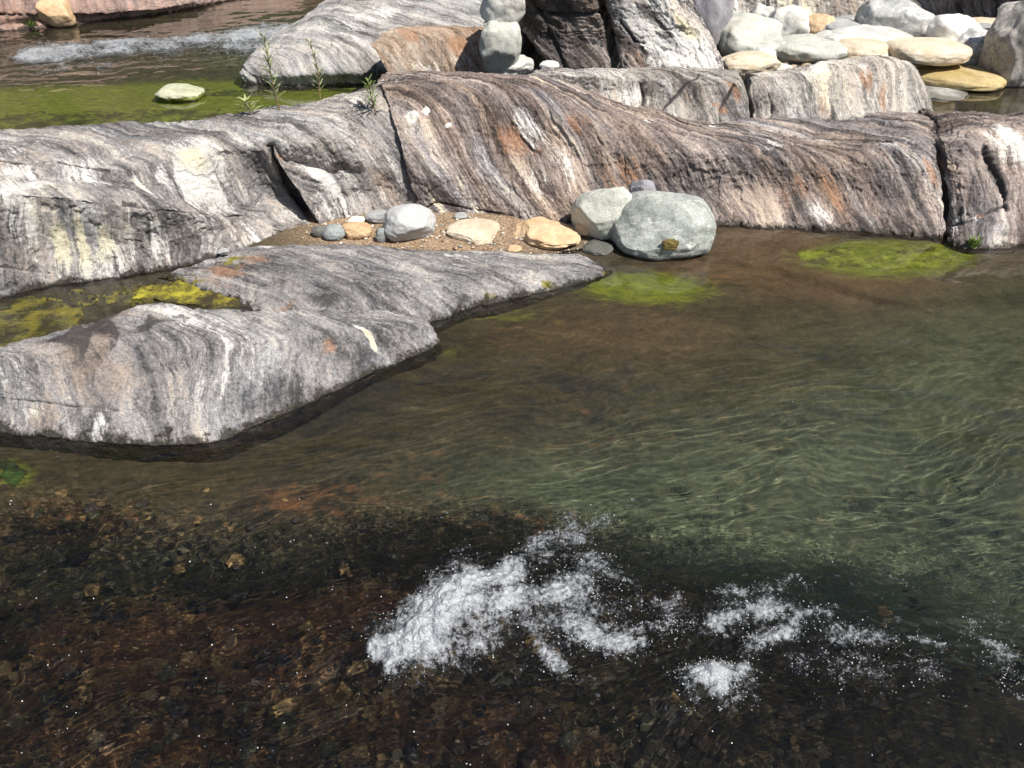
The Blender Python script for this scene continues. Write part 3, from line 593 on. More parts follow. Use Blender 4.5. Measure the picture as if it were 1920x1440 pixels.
_ico = {}
def ico(sub):
    if sub in _ico: return _ico[sub]
    t = (1 + 5 ** .5) / 2
    V = [(-1,t,0),(1,t,0),(-1,-t,0),(1,-t,0),(0,-1,t),(0,1,t),(0,-1,-t),(0,1,-t),(t,0,-1),(t,0,1),(-t,0,-1),(-t,0,1)]
    F = np.array([(0,11,5),(0,5,1),(0,1,7),(0,7,10),(0,10,11),(1,5,9),(5,11,4),(11,10,2),(10,7,6),(7,1,8),(3,9,4),(3,4,2),(3,2,6),(3,6,8),(3,8,9),(4,9,5),(2,4,11),(6,2,10),(8,6,7),(9,8,1)])
    V = np.array(V, float); V /= np.linalg.norm(V, axis=1, keepdims=True)
    for _ in range(sub):
        E = np.sort(np.concatenate([F[:, [0, 1]], F[:, [1, 2]], F[:, [2, 0]]]), 1)
        U, inv = np.unique(E, axis=0, return_inverse=True); inv = inv.reshape(-1)
        mid = V[U[:, 0]] + V[U[:, 1]]; mid /= np.linalg.norm(mid, axis=1, keepdims=True)
        n = len(F); a, b, c = inv[:n] + len(V), inv[n:2*n] + len(V), inv[2*n:] + len(V)
        V = np.concatenate([V, mid])
        F = np.concatenate([np.stack(q, 1) for q in ((F[:,0],a,c),(F[:,1],b,a),(F[:,2],c,b),(a,b,c))])
    _ico[sub] = (V, F); return V, F

# added shade roof over the hollow at the upper right (out of the picture; its shadow fills the hollow)
lump('shade_roof', 'unseen rock added to shade the black hollow at the upper right', 'rock', M['dark_slab'], (13.2, 15.6, 2.2), (13.5, 4.6, 2.4), 301, sub=5, cuts=5, power=3.5, rough=0.05)

# ------------------------------------------------------------------ riverbed and water surface
CP = np.array([
 (700,430,.045),(850,415,.06),(930,435,.05),(1000,425,.05),(1080,450,.03),(1030,465,.02),(1150,482,-.012),(620,440,.05),(560,445,.05),(760,400,.06),(1200,500,-.05),(1290,480,-.06),(1150,440,.02),(1250,430,-.03),
 (1400,450,-.09),(1500,480,-.11),(1600,500,-.11),(1750,480,-.10),(1850,500,-.14),(1400,520,-.14),(1250,560,-.13),(1130,560,-.11),(1500,540,-.16),(1700,540,-.18),
 (1600,600,-.42),(1800,620,-.48),(1300,630,-.30),(1000,640,-.24),(900,700,-.30),(1000,580,-.16),(850,620,-.12),
 (1400,760,-.60),(1700,800,-.85),(1500,950,-.75),(1850,1000,-.85),(1200,850,-.50),(1100,960,-.34),(1900,700,-.6),(2200,800,-.8),(2200,500,-.2),(2200,1200,-.6),
 (900,1100,-.16),(700,1150,-.14),(300,1150,-.18),(100,1000,-.32),(300,950,-.36),(600,880,-.34),(450,1000,-.34),(400,1350,-.16),(900,1350,-.15),(1300,1320,-.16),(1600,1250,-.24),(1800,1380,-.32),(1300,1130,-.20),(800,900,-.36),(-300,1000,-.3),(-300,1400,-.2),(500,1650,-.2),(1400,1650,-.25),
 (30,600,-.07),(140,570,-.06),(260,555,-.03),(350,545,.0),(60,650,-.08),(-150,650,-.1),(450,600,-.02),(640,560,.0),(300,700,-.25),(500,700,-.25),(100,760,-.3),(650,640,-.15),
 (150,480,-.2),(600,300,-.2),(1000,300,-.2),(1500,330,-.2),(1850,330,-.2),(300,300,-.3),
 (100,200,-.20),(350,200,-.17),(600,180,-.18),(250,120,-.30),(450,130,-.28),(100,100,-.3),(500,70,-.3),(200,60,-.25),(700,100,-.3),(-200,150,-.25),(500,20,-.3),
 (1830,190,-.10),(1900,200,-.12),(1780,180,-.05),(1700,190,-.1),(2100,190,-.2),(1850,160,-.01),(1500,130,.22),(1600,90,.28),(1700,120,.16),(1750,140,.06),(1780,90,.16),(1400,90,.40),(1420,130,.42),(1550,50,.34),(1700,50,.26),(1850,110,.10),(1900,60,.20),(2100,60,.25),(1300,60,.45),(1000,110,.45),(1100,60,.5),(850,100,.0),(1300,0,.5),(1600,0,.6),(2000,0,.6),
 (0,0,.05),(200,-30,.6),(-200,0,.3),(500,-60,.3),(800,-60,.4),(1200,-60,.8),(0,-150,3.5),(600,-150,3.0),(1200,-150,3.5),(2000,-150,3.5),(-300,-150,3.5),(2300,-150,3.5)], float)

def bedz(px, py):
    px, py = np.asarray(px, float), np.asarray(py, float); shp = np.broadcast(px, py).shape
    px, py = np.broadcast_to(px, shp).reshape(-1), np.broadcast_to(py, shp).reshape(-1)
    out = np.empty(px.shape)
    ys = 0.16 + 0.84 * np.clip((CP[:, 1] + 60) / 700, 0, 1)       # far control points act over a shorter screen span
    for i in range(0, len(px), 60000):
        a = slice(i, i + 60000)
        sx = 95.0 * ys; sy = 62.0 * ys
        q = ((px[a, None] - CP[None, :, 0]) / sx) ** 2 + ((py[a, None] - CP[None, :, 1]) / sy) ** 2
        q = q - q.min(1, keepdims=True)
        w = np.exp(-0.5 * q)
        out[a] = (w * CP[None, :, 2]).sum(1) / w.sum(1)
    return out.reshape(shp)

def blobs(px, py, L):
    s = np.zeros(np.broadcast(px, py).shape)
    for cx, cy, rx, ry, w in L:
        s = s + w * np.exp(-((px - cx) / rx) ** 2 - ((py - cy) / ry) ** 2)
    return s

def bed_relief(x, y, cob):
    d = 0.035 * fbm(x * 1.6, y * 1.6, 0.3, 4, 201) + 0.012 * fbm(x * 6, y * 6, 0.3, 3, 207)
    c = np.maximum(0, noise(x * 9, y * 9, 0.7, 211)) * 0.05 + np.maximum(0, noise(x * 17, y * 17, 0.2, 213)) * 0.03
    return d * (0.35 + 0.65 * cob) + c * cob

COBBLE = [(350,1200,500,200,1.0),(900,1320,600,160,.8),(1700,1300,300,150,.5),(200,950,300,100,.4),(1500,800,400,150,.25)]
rows = np.concatenate([np.linspace(1760, 560, 420), np.linspace(557, 20, 260), np.linspace(17, -300, 70)])
cols = np.linspace(-560, 2480, 820)
GX, GY = np.meshgrid(cols, rows)
W0 = at(GX, GY, 0.0)
cobm = np.clip(blobs(GX, GY, COBBLE), 0, 1)
bz = bedz(GX, GY)
ambient = np.clip((GY - 250) / 250, 0, 1)
beach = np.exp(-((GX - 900) / 330) ** 4 - ((GY - 435) / 45) ** 4)
Bz = bz + bed_relief(W0[..., 0], W0[..., 1], cobm) * (1 - 0.75 * beach) + 0.05 * fbm(W0[..., 0] * .8, W0[..., 1] * .8, 1.0, 4, 223) * (GY < 120)
# lip of the sunken shelf in front of the wall: a step of about 12 cm
lipy = np.interp(GX, [1200, 1340, 1440, 1560, 1660, 1760, 1900, 2300], [620, 478, 492, 520, 545, 548, 540, 520]) + 6 * fbm(W0[..., 0] * 4, W0[..., 1] * 4, 0, 3, 231)
shelf = sstep(6, -6, GY - lipy) * sstep(1290, 1360, GX) * (GY > 380)
Bz = Bz + 0.05 * shelf - 0.05 * sstep(-6, 6, GY - lipy) * np.exp(-((GY - lipy) / 40) ** 2) * sstep(1300, 1400, GX) * (GY > 380)

def bed_mat():
    b = NB('river bed')
    pos = b.pos()
    pa = b.sep(b.attr('paint').outputs['Vector'])       # algae and painted boulder reflection, rust, silt
    pb = b.sep(b.attr('paint_more').outputs['Vector'])  # cobble, sand, brown shelf
    warp = b.vmath('SUBTRACT', b.noise(pos, 2.5, 3, 0.5, col=True), (0.5, 0.5, 0.5))
    f = b.vmath('MULTIPLY', b.vmath('ADD', pos, b.scale(warp, 0.35)), (1.0, 2.2, 1.0))
    n1 = b.noise(f, 1.8, 5, 0.6); n2 = b.noise(f, 7.0, 5, 0.65); n3 = b.noise(pos, 28.0, 4, 0.7); n4 = b.noise(pos, 130.0, 3, 0.7)
    x = b.math('ADD', b.math('MULTIPLY', n1, 0.45), b.math('ADD', b.math('MULTIPLY', n2, 0.35), b.math('MULTIPLY', n3, 0.35)))
    base = b.ramp(x, [(0.34, (0.004, 0.0035, 0.0018)), (0.50, (0.023, 0.019, 0.008)), (0.66, (0.058, 0.047, 0.020)), (0.80, (0.14, 0.115, 0.055))])
    silt = b.ramp(x, [(0.34, (0.020, 0.027, 0.013)), (0.55, (0.068, 0.088, 0.046)), (0.78, (0.135, 0.165, 0.092))])
    base = b.mix(b.math('MULTIPLY', pa[2], 0.9, clamp=True), base, silt)
    rust = b.mix(n3, (0.09, 0.035, 0.012), (0.30, 0.135, 0.05))
    base = b.mix(b.math('MULTIPLY', b.step(b.math('ADD', n2, b.math('MULTIPLY', pa[1], 0.45)), 0.62, 0.95), 0.8), base, rust)
    shelf = b.ramp(x, [(0.3, (0.034, 0.020, 0.009)), (0.55, (0.108, 0.066, 0.031)), (0.8, (0.22, 0.145, 0.078))])
    base = b.mix(b.math('MULTIPLY', pb[2], 0.9, clamp=True), base, shelf)
    cell = b.voro(b.vmath('ADD', pos, b.scale(warp, 0.06)), 17.0, 'F1', 'Color')
    cs = b.sep(cell)
    cobc = b.ramp(cs[0], [(0.0, (0.03, 0.019, 0.010)), (0.45, (0.085, 0.052, 0.025)), (0.72, (0.17, 0.105, 0.042)), (0.92, (0.36, 0.23, 0.09)), (1.0, (0.48, 0.37, 0.22))])
    gap = b.step(b.voro(b.vmath('ADD', pos, b.scale(warp, 0.06)), 17.0, 'DISTANCE_TO_EDGE'), 0.0, 0.14)
    cobc = b.mix(gap, (0.015, 0.011, 0.007), cobc)
    base = b.mix(b.math('MULTIPLY', pb[0], 0.85, clamp=True), base, b.mix(n2, cobc, base))
    # sand and gravel above the water
    g1 = b.sep(b.voro(pos, 75.0, 'F1', 'Color'))[0]
    sand = b.ramp(b.math('ADD', b.math('MULTIPLY', g1, 0.5), b.math('MULTIPLY', n3, 0.5)), [(0.2, (0.11, 0.078, 0.05)), (0.5, (0.30, 0.205, 0.13)), (0.75, (0.44, 0.32, 0.21)), (0.9, (0.58, 0.48, 0.36))])
    wet = b.math('SUBTRACT', 1.0, b.step(b.math('ADD', b.sep(pos)[2], b.math('MULTIPLY', n2, 0.03)), 0.018, 0.05))
    sand = b.mix(b.math('MULTIPLY', wet, 0.6), sand, (0.075, 0.058, 0.04))
    base = b.mix(b.math('MULTIPLY', pb[1], 1.0, clamp=True), base, sand)
    alg_refl = b.ramp(b.noise(f, 9.0, 5, 0.7), [(0.3, (0.06, 0.08, 0.005)), (0.55, (0.16, 0.19, 0.012)), (0.75, (0.26, 0.30, 0.02))])
    base = b.mix(b.step(b.math('ADD', b.math('MULTIPLY', pa[0], 1.0), b.math('MULTIPLY', b.math('SUBTRACT', n2, 0.5), 0.9)), 0.22, 0.75), base, alg_refl)
    h = b.math('ADD', b.math('MULTIPLY', n2, 0.5), b.math('ADD', b.math('MULTIPLY', n3, 0.5), b.math('MULTIPLY', n4, 0.3)))
    h = b.math('ADD', h, b.math('MULTIPLY', b.math('MULTIPLY', g1, pb[1]), 0.35))
    p = b.principled(Base_Color=base, Roughness=0.85, Normal=b.bump(h, 0.8, 0.03))
    return b.out(p.outputs[0])

bedV = np.stack([W0[..., 0], W0[..., 1], Bz], -1)
bed = mesh_obj('river_bed', bedV.reshape(-1, 3), quads(len(rows), len(cols)), bed_mat())
tag(bed, kind='structure')
alg_refl = blobs(GX, GY, [(330,205,560,45,1.1),(420,160,170,18,.7),(150,170,300,18,.4),(620,162,60,10,.6),(1660,476,150,32,1.3),(1770,470,60,18,.5),(1235,532,110,28,1.0),(1140,530,60,20,.5),(60,645,150,45,.6),(30,585,90,20,.5),(330,548,170,28,.5),(10,850,45,30,.7),(1880,190,90,20,.35),(950,575,120,20,.4),(850,640,40,14,.4)])  # patch below the largest boulder also holds its painted reflection
rst = blobs(GX, GY, [(1350,500,160,40,.6),(560,890,150,35,.6),(120,920,220,60,.5),(1000,930,200,60,.35),(300,1200,420,110,1.1),(650,1120,200,60,.8),(200,1380,400,60,.7),(850,1330,200,60,.7),(1020,600,200,60,.3),(1120,740,200,80,.25),(780,830,200,60,.25),(1050,1400,150,60,.7),(1250,1080,120,60,.4)])
silt = blobs(GX, GY, [(1650,830,380,170,1.0),(1350,860,260,110,.8),(1500,980,280,80,.9),(1850,620,200,100,.5),(1900,1000,250,120,.9),(1100,860,160,60,.6),(900,850,200,50,.4),(380,1010,200,60,.45),(120,1060,200,60,.35),(1700,1100,160,60,.5),(480,90,120,40,.6)])
shf = blobs(GX, GY, [(1420,440,160,40,1.0),(1500,500,220,40,.9),(1650,525,160,25,.6),(1250,600,160,50,.55),(1050,610,160,50,.4),(1850,470,120,30,.4)])
sand = np.clip(1.6 * beach * (bz > -0.03) + 0.0, 0, 1) + np.clip(blobs(GX, GY, [(1560,60,400,50,1.2),(1050,90,150,60,1.2)]), 0, 1) + ((GY < 10) * 1.0)
attr(bed, 'paint', np.stack([np.clip(alg_refl, 0, 1), np.clip(rst, 0, 1), np.clip(silt, 0, 1)], -1))
attr(bed, 'paint_more', np.stack([cobm, np.clip(sand, 0, 1), np.clip(shf, 0, 1)], -1))

RAPID = [(900,1180,330,150,.9),(1450,1180,420,110,.8),(350,1260,560,170,.55),(1100,1390,900,80,.5),(1750,1250,220,110,.5),(120,1010,220,80,.25),(290,92,260,30,1.0),(480,75,100,25,.8),(100,130,150,30,.5),(560,20,200,25,.35)]
def wave(x, y, px, py):
    r = np.clip(blobs(px, py, RAPID), 0, 1.1)
    wx = x + 0.25 * fbm(x * 0.8, y * 0.8, 0.5, 2, 301); wy = y + 0.25 * fbm(x * 0.8, y * 0.8, 2.5, 2, 303)
    a = math.radians(14)
    u, v = wx * math.cos(a) + wy * math.sin(a), -wx * math.sin(a) + wy * math.cos(a)
    shelter = np.clip((py - 470) / 180, 0.12, 1) * (py > 330) + (py <= 330) * np.clip((260 - py) / 160, 0.30, 1)
    h = 0.008 * noise(u * 1.3, v * 2.4, 0.1, 311) + 0.0046 * fbm(u * 2.5, v * 3.9, 0.4, 2, 313) + 0.0008 * fbm(u * 6.0, v * 15.0, 0.9, 2, 317)
    k = 0.030 * noise(u * 2.6, v * 5.0, 0.2, 321) + 0.020 * ridged(u * 5.5, v * 10.0, 0.6, 3, 323) + 0.012 * fbm(u * 17, v * 30, 0.3, 3, 327)
    h = h * shelter + k * r
    h = h + 0.075 * blobs(px, py, [(880,1150,110,60,1.0),(800,1210,60,30,.5),(1320,1275,55,30,.5)]) + 0.05 * blobs(px, py, [(290,90,240,16,1.0)])
    h = h - 0.03 * blobs(px, py, [(640,1290,110,30,1.0),(880,1275,80,22,.8)])
    return h
wrows = np.concatenate([np.linspace(1740, 900, 520), np.linspace(898.4, 430, 300), np.linspace(428, 20, 260), np.linspace(18, -40, 40)])
wcols = np.linspace(-400, 2330, 900)
WX, WY = np.meshgrid(wcols, wrows)
WP = at(WX, WY, 0.0); WP[..., 2] = wave(WP[..., 0], WP[..., 1], WX, WY)

def water_mat():
    b = NB('river water')
    g = b.n.new('ShaderNodeBsdfGlass'); g.inputs['Color'].default_value = (1, 1, 1, 1)
    g.inputs['Roughness'].default_value = 0.0; g.inputs['IOR'].default_value = 1.333
    return b.out(g.outputs[0])
water = mesh_obj('water', WP.reshape(-1, 3), quads(len(wrows), len(wcols)), water_mat())
water.cycles.is_caustics_receiver = False; water.cycles.is_caustics_caster = True
tag(water, kind='structure')

# ------------------------------------------------------------------ canyon slopes beyond the picture (they close the view the water mirrors)
def hills():
    x = np.linspace(-110, 90, 260); y = np.linspace(20.5, 95, 180)
    X, Y = np.meshgrid(x, y)
    d = np.maximum(Y - 21.5 - 2 * np.sin(X * 0.2), 0) + np.maximum(-X - 16, 0) * 0.9 + np.maximum(X - 26, 0) * 0.3
    Z = 1.15 * d * (1 - d / 260) + 2.4 * fbm(X * .12, Y * .12, 0, 4, 401) * np.clip(d / 6, 0, 1) + 1.3 * np.abs(noise(X * .55, Y * .55, 0, 409)) * np.clip(d / 4, 0, 1) - 0.2
    b = NB('forested slope')
    p_ = b.pos(); n = b.noise(p_, 0.5, 6, 0.7); n2 = b.noise(p_, 0.09, 4, 0.6)
    c = b.ramp(n, [(0.3, (0.010, 0.016, 0.006)), (0.55, (0.045, 0.060, 0.020)), (0.75, (0.11, 0.105, 0.05))])
    c = b.mix(b.step(n2, 0.45, 0.62), c, b.mix(n, (0.06, 0.045, 0.03), (0.22, 0.17, 0.12)))
    p = b.principled(Base_Color=c, Roughness=0.9)
    tag(mesh_obj('hills', np.stack([X, Y, Z], -1).reshape(-1, 3), quads(180, 260), b.out(p.outputs[0])), kind='structure')
hills()

# ------------------------------------------------------------------ loose stones
def stone_mat(name, c1, c2, vein=0.0, stain=None, stain_amt=0.0, speck=0.4, scale=1.0, patch=0.0, moss=0.0):
    b = NB(name)
    o = b.obj(); info = b.n.new('ShaderNodeObjectInfo').outputs['Random']
    v = b.vmath('ADD', b.scale(o, scale), b.comb(b.math('MULTIPLY', info, 17.0), b.math('MULTIPLY', info, 31.0), 0.0))
    n1 = b.noise(v, 3.0, 5, 0.6, 0.6); n2 = b.noise(v, 14.0, 5, 0.7); n3 = b.noise(v, 90.0, 3, 0.75)
    x = b.math('ADD', b.math('MULTIPLY', n1, 0.6), b.math('ADD', b.math('MULTIPLY', n2, 0.35), b.math('MULTIPLY', n3, 0.25)))
    base = b.ramp(x, [(0.35, tuple(k * 0.7 for k in c1)), (0.52, c1), (0.72, c2), (0.95, tuple(min(.8, k * 1.25) for k in c2))])
    if vein:
        wv = b.math('ABSOLUTE', b.math('SUBTRACT', b.noise(b.vmath('MULTIPLY', v, (1.0, 2.2, 1.6)), 2.4, 5, 0.6, 0.9), 0.5))
        vm = b.math('MULTIPLY', b.math('SUBTRACT', 1.0, b.step(wv, 0.0, 0.022)), b.step(n2, 0.4, 0.65))
        base = b.mix(b.math('MULTIPLY', vm, vein), base, (0.72, 0.72, 0.69))
        dv = b.math('ABSOLUTE', b.math('SUBTRACT', b.noise(b.vmath('ADD', v, (4.0, 2.0, 9.0)), 1.7, 5, 0.65, 0.8), 0.5))
        dm = b.math('MULTIPLY', b.math('SUBTRACT', 1.0, b.step(dv, 0.0, 0.016)), b.step(n1, 0.45, 0.6))
        base = b.mix(b.math('MULTIPLY', dm, 0.7 * vein), base, tuple(k * 0.35 for k in c1))
    if stain:
        base = b.mix(b.math('MULTIPLY', b.step(b.math('ADD', n1, b.math('MULTIPLY', b.math('SUBTRACT', n2, 0.5), 0.6)), 0.62 - stain_amt, 0.78 - stain_amt), 0.8), base, stain)
    if patch:
        base = b.mix(b.math('MULTIPLY', b.step(b.noise(v, 2.2, 4, 0.6), 0.55, 0.62), patch), base, tuple(k * 0.45 for k in c1))
    z = b.sep(b.pos())[2]
    if moss:
        mm = b.math('SUBTRACT', 1.0, b.step(b.math('ADD', z, b.math('MULTIPLY', b.math('SUBTRACT', n2, 0.5), 0.12)), moss * 0.6, moss))
        base = b.mix(mm, base, b.mix(n3, (0.05, 0.08, 0.008), (0.22, 0.25, 0.02)))
    base = b.mix(speck, base, b.mix(b.step(n3, 0.3, 0.7), (0.3, 0.3, 0.3), (0.72, 0.72, 0.72)), 'OVERLAY')
    wet = b.math('SUBTRACT', 1.0, b.step(b.math('ADD', z, b.math('MULTIPLY', b.math('SUBTRACT', n2, 0.5), -0.03)), 0.012, 0.03))
    base = b.mix(b.math('MULTIPLY', wet, 0.72), base, (0.028, 0.024, 0.016))
    dirt = b.noise(v, 1.3, 6, 0.7)
    base = b.mix(b.math('MULTIPLY', b.step(b.math('ADD', dirt, b.math('MULTIPLY', b.math('SUBTRACT', n2, .5), .7)), 0.50, 0.74), 0.55), base, tuple(k * q for k, q in zip(c1, (0.62, 0.55, 0.46))))
    h = b.math('ADD', b.math('MULTIPLY', n2, 0.8), b.math('MULTIPLY', n3, 0.3))
    p = b.principled(Base_Color=base, Roughness=b.math('SUBTRACT', 0.75, b.math('MULTIPLY', wet, 0.5)), Normal=b.bump(h, 0.7, 0.025))
    return b.out(p.outputs[0])

SM = {
 'green_grey': stone_mat('green grey stone', (0.245, 0.268, 0.25), (0.43, 0.455, 0.425), vein=0.85, stain=(0.30, 0.28, 0.23), stain_amt=-0.03),
 'pale_green': stone_mat('pale green stone', (0.40, 0.41, 0.37), (0.56, 0.565, 0.51), vein=0.25),
 'pale': stone_mat('pale grey stone', (0.47, 0.475, 0.455), (0.66, 0.655, 0.62), vein=0.3, stain=(0.45, 0.40, 0.32), stain_amt=0.0),
 'white': stone_mat('white stone', (0.60, 0.585, 0.55), (0.74, 0.73, 0.69), vein=0.2, stain=(0.55, 0.47, 0.36), stain_amt=-0.05),
 'tan': stone_mat('tan stone', (0.52, 0.43, 0.31), (0.68, 0.60, 0.48), stain=(0.40, 0.25, 0.13), stain_amt=-0.02),
 'orange_tan': stone_mat('orange tan stone', (0.52, 0.34, 0.19), (0.68, 0.52, 0.34), stain=(0.36, 0.18, 0.08), stain_amt=-0.01),
 'purple_grey': stone_mat('purple grey stone', (0.22, 0.215, 0.24), (0.33, 0.325, 0.35)),
 'blue_grey': stone_mat('blue grey stone', (0.19, 0.215, 0.225), (0.31, 0.335, 0.335), vein=0.3),
 'grey': stone_mat('grey stone', (0.27, 0.275, 0.28), (0.42, 0.425, 0.42), vein=0.35),
 'light_smooth': stone_mat('smooth light grey stone', (0.40, 0.405, 0.405), (0.48, 0.485, 0.48), speck=0.2, patch=0.1),
 'yellow_tan': stone_mat('yellow tan stone', (0.36, 0.265, 0.10), (0.52, 0.42, 0.24), stain=(0.24, 0.16, 0.05), stain_amt=0.0),
 'veined': stone_mat('veined grey boulder rock', (0.26, 0.245, 0.225), (0.50, 0.47, 0.43), vein=0.9, stain=(0.12, 0.11, 0.11), stain_amt=0.03),
 'marbled': stone_mat('marbled white grey stone', (0.30, 0.31, 0.31), (0.66, 0.66, 0.64), vein=0.9, patch=0.5),
 'wet_dark': stone_mat('dark wet stone', (0.10, 0.105, 0.095), (0.17, 0.17, 0.15)),
 'moss_cap': stone_mat('orange green moss', (0.10, 0.085, 0.02), (0.24, 0.17, 0.05), speck=0.6, scale=4.0),
 'mossy': stone_mat('mossy pale stone', (0.36, 0.38, 0.25), (0.52, 0.52, 0.40), moss=0.055),
}

def stone(px, py, w, h, zg, mat, label, seed, cat='boulder', name='boulder', deep=0.85, rot=0.0, cuts=5, power=2.5, tilt=(0, 0), sub=4, group=None, sink=0.12, rough=0.06, parent=None):
    """A stone seen w x h pixels across, centred on (px, py), resting on ground at height zg."""
    th = TP + math.atan((py - 720) / FPX)
    P = at(px, py, zg + 0.1); d = P[1] * CT - (P[2] - CAM_H) * ST
    W = w * d / FPX; A = h * d / FPX / 2; D = W * deep
    q = A * A - (D / 2 * math.sin(th)) ** 2
    H = 2 * math.sqrt(max(q, 0)) / math.cos(th)
    if H < 0.42 * W * min(1, h / w * 1.6):
        H = max(0.42 * W * min(1, h / w * 1.6), 0.02); D = 2 * math.sqrt(max(A * A - (H / 2 * math.cos(th)) ** 2, (0.2 * W) ** 2)) / math.sin(th)
    zc = zg + H / 2 - sink * H
    P = at(px, py, zc)
    k = 1.08 if group is None or 'pile' not in group else 1.14
    return lump(name, label, cat, SM[mat], P, (W * k, D * k, H * k), seed, sub=sub, cuts=cuts, rot=rot, tilt=tilt, power=power, group=group, rough=rough, parent=parent)

G_PILE = 'river boulders piled at the upper right'
PILE = [
 (1318, 45, 78, 120, .42, 'purple_grey', 'tall smooth purple grey boulder behind the streaked slab', dict(power=2.6, cuts=3)),
 (1404, 76, 106, 74, .40, 'pale_green', 'large pale green grey boulder with a pointed top, next to the streaked slab', dict(cuts=6)),
 (1364, 44, 32, 40, .42, 'pale_green', 'small pale stone squeezed behind the pointed green grey boulder', {}),
 (1393, 38, 34, 24, .40, 'blue_grey', 'small dark grey stone behind the tip of the pointed boulder', {}),
 (1427, 40, 44, 52, .38, 'pale', 'narrow pale stone tilted against the big white boulder', dict(tilt=(0, .3))),
 (1476, 52, 68, 64, .34, 'white', 'big white boulder with faint grey marks, in the middle of the pile', {}),
 (1533, 50, 52, 40, .32, 'orange_tan', 'round orange tan stone beside the big white boulder', {}),
 (1573, 57, 90, 34, .30, 'grey', 'long grey streaked stone right of the orange tan one', {}),
 (1626, 76, 150, 52, .20, 'pale', 'widest pale grey flat boulder at the centre of the pile', dict(cuts=3, rough=.04)),
 (1506, 98, 122, 50, .24, 'pale_green', 'wide pale boulder low behind the cream ledge', dict(cuts=3)),
 (1612, 96, 100, 42, .22, 'tan', 'pale tan stone under the widest flat boulder', dict(cuts=3)),
 (1676, 44, 122, 76, .28, 'marbled', 'big marbled grey boulder with a dark left end and a crack', dict(cuts=8)),
 (1736, 96, 128, 40, .26, 'tan', 'long flat tan slab stone balanced over the pool edge', dict(cuts=2, power=3.0, rough=.03)),
 (1788, 72, 118, 70, .16, 'white', 'white and grey boulder sloping down beside the pool', dict(tilt=(0, .35))),
 (1815, 98, 70, 66, .08, 'marbled', 'grey marbled stone at the foot of the sloping white boulder', dict()),
 (1846, 47, 76, 24, .26, 'tan', 'flat tan stone in front of the dark hollow', {}),
 (1850, 62, 64, 28, .20, 'grey', 'small grey stone under the flat tan one by the hollow', {}),
 (1803, 48, 32, 20, .28, 'grey', 'tiny grey stone at the edge of the dark hollow', {}),
 (1910, 88, 88, 124, .08, 'veined', 'huge veined boulder cut by the right edge of the picture', dict(cuts=6, sub=5)),
 (1912, 26, 66, 40, .55, 'marbled', 'dark and white stone on top of the huge veined boulder', {}),
 (1788, 143, 158, 44, -.03, 'yellow_tan', 'long yellow tan stone lying at the edge of the back pool', dict(cuts=2, rough=.03)),
 (1712, 128, 60, 28, .03, 'yellow_tan', 'small tan stone between the cream ledge and the long yellow stone', {}),
 (1776, 119, 62, 22, .06, 'yellow_tan', 'small flat tan stone just above the long yellow stone', {}),
 (1828, 133, 70, 20, .0, 'wet_dark', 'flat dark grey stone right of the long yellow stone', {}),
 (1762, 173, 86, 16, -.05, 'pale', 'pale flat stone barely breaking the surface of the back pool', dict(cuts=2)),
 (1402, 122, 104, 44, .40, 'tan', 'low cream boulder right behind the black cleft of the ledge', {}),
 (1432, 106, 46, 34, .42, 'pale', 'small round pale stone resting on the low cream boulder', {}),
 (1450, 127, 60, 20, .42, 'pale', 'flat pale stone beside the low cream boulder', {}),
 (1512, 75, 30, 14, .32, 'blue_grey', 'dark little stone wedged between the white and the widest boulders', {}),
 (1555, 76, 56, 30, .28, 'pale', 'rounded pale stone left of the widest flat boulder', {}),
 (1590, 40, 40, 22, .34, 'grey', 'grey stone at the foot of the cream cliff', {}),
 (1655, 62, 36, 24, .32, 'white', 'small white stone on the back of the widest boulder', {}),
 (1566, 84, 46, 34, .28, 'pale', 'upright pale stone in front of the long grey streaked stone', dict(cuts=8)),
 (1466, 92, 40, 26, .36, 'white', 'small white stone wedged below the big white boulder', dict(cuts=8)),
 (1545, 112, 60, 24, .24, 'white', 'white flat stone peeking over the cream ledge', dict(cuts=7)),
 (1690, 78, 54, 30, .22, 'grey', 'grey stone behind the long flat tan slab stone', dict(cuts=8)),
 (1725, 66, 44, 26, .24, 'pale', 'pale stone between the marbled and the sloping white boulder', dict(cuts=8)),
 (1500, 30, 34, 26, .42, 'tan', 'small tan stone above the big white boulder at the cliff foot', dict(cuts=8)),
 (1350, 90, 30, 26, .42, 'wet_dark', 'dark stone in the shadow left of the pointed green grey boulder', dict(cuts=7)),
 (1862, 82, 40, 26, .14, 'grey', 'small grey stone touching the huge veined boulder', dict(cuts=7)),
 (1640, 108, 50, 22, .22, 'pale', 'small pale stone just behind the top of the cream ledge', dict(cuts=7)),
 (944, 4, 74, 78, 1.18, 'white', 'bright white boulder perched left of the dark slab', dict(power=2.8, tilt=(0, .5))),
 (938, 84, 64, 88, .74, 'pale_green', 'tall grey green boulder half shaded by the dark slab', dict(power=2.8)),
 (962, 122, 72, 36, .62, 'pale', 'pale stone lying just behind the crest of the wall', {}),
 (1030, 124, 36, 18, .78, 'white', 'small cream stone behind the wall crest at the foot of the dark slab', {}),
]
for i, (px, py, w, h, zg, m, lab, kw) in enumerate(PILE):
    stone(px, py, w, h, zg, m, lab, 500 + i * 3, group=G_PILE if px > 1250 else 'boulders lodged beside the dark slab', **{'rough': .085, 'rot': (i * 1.3) % 1.0 - .5, **kw})

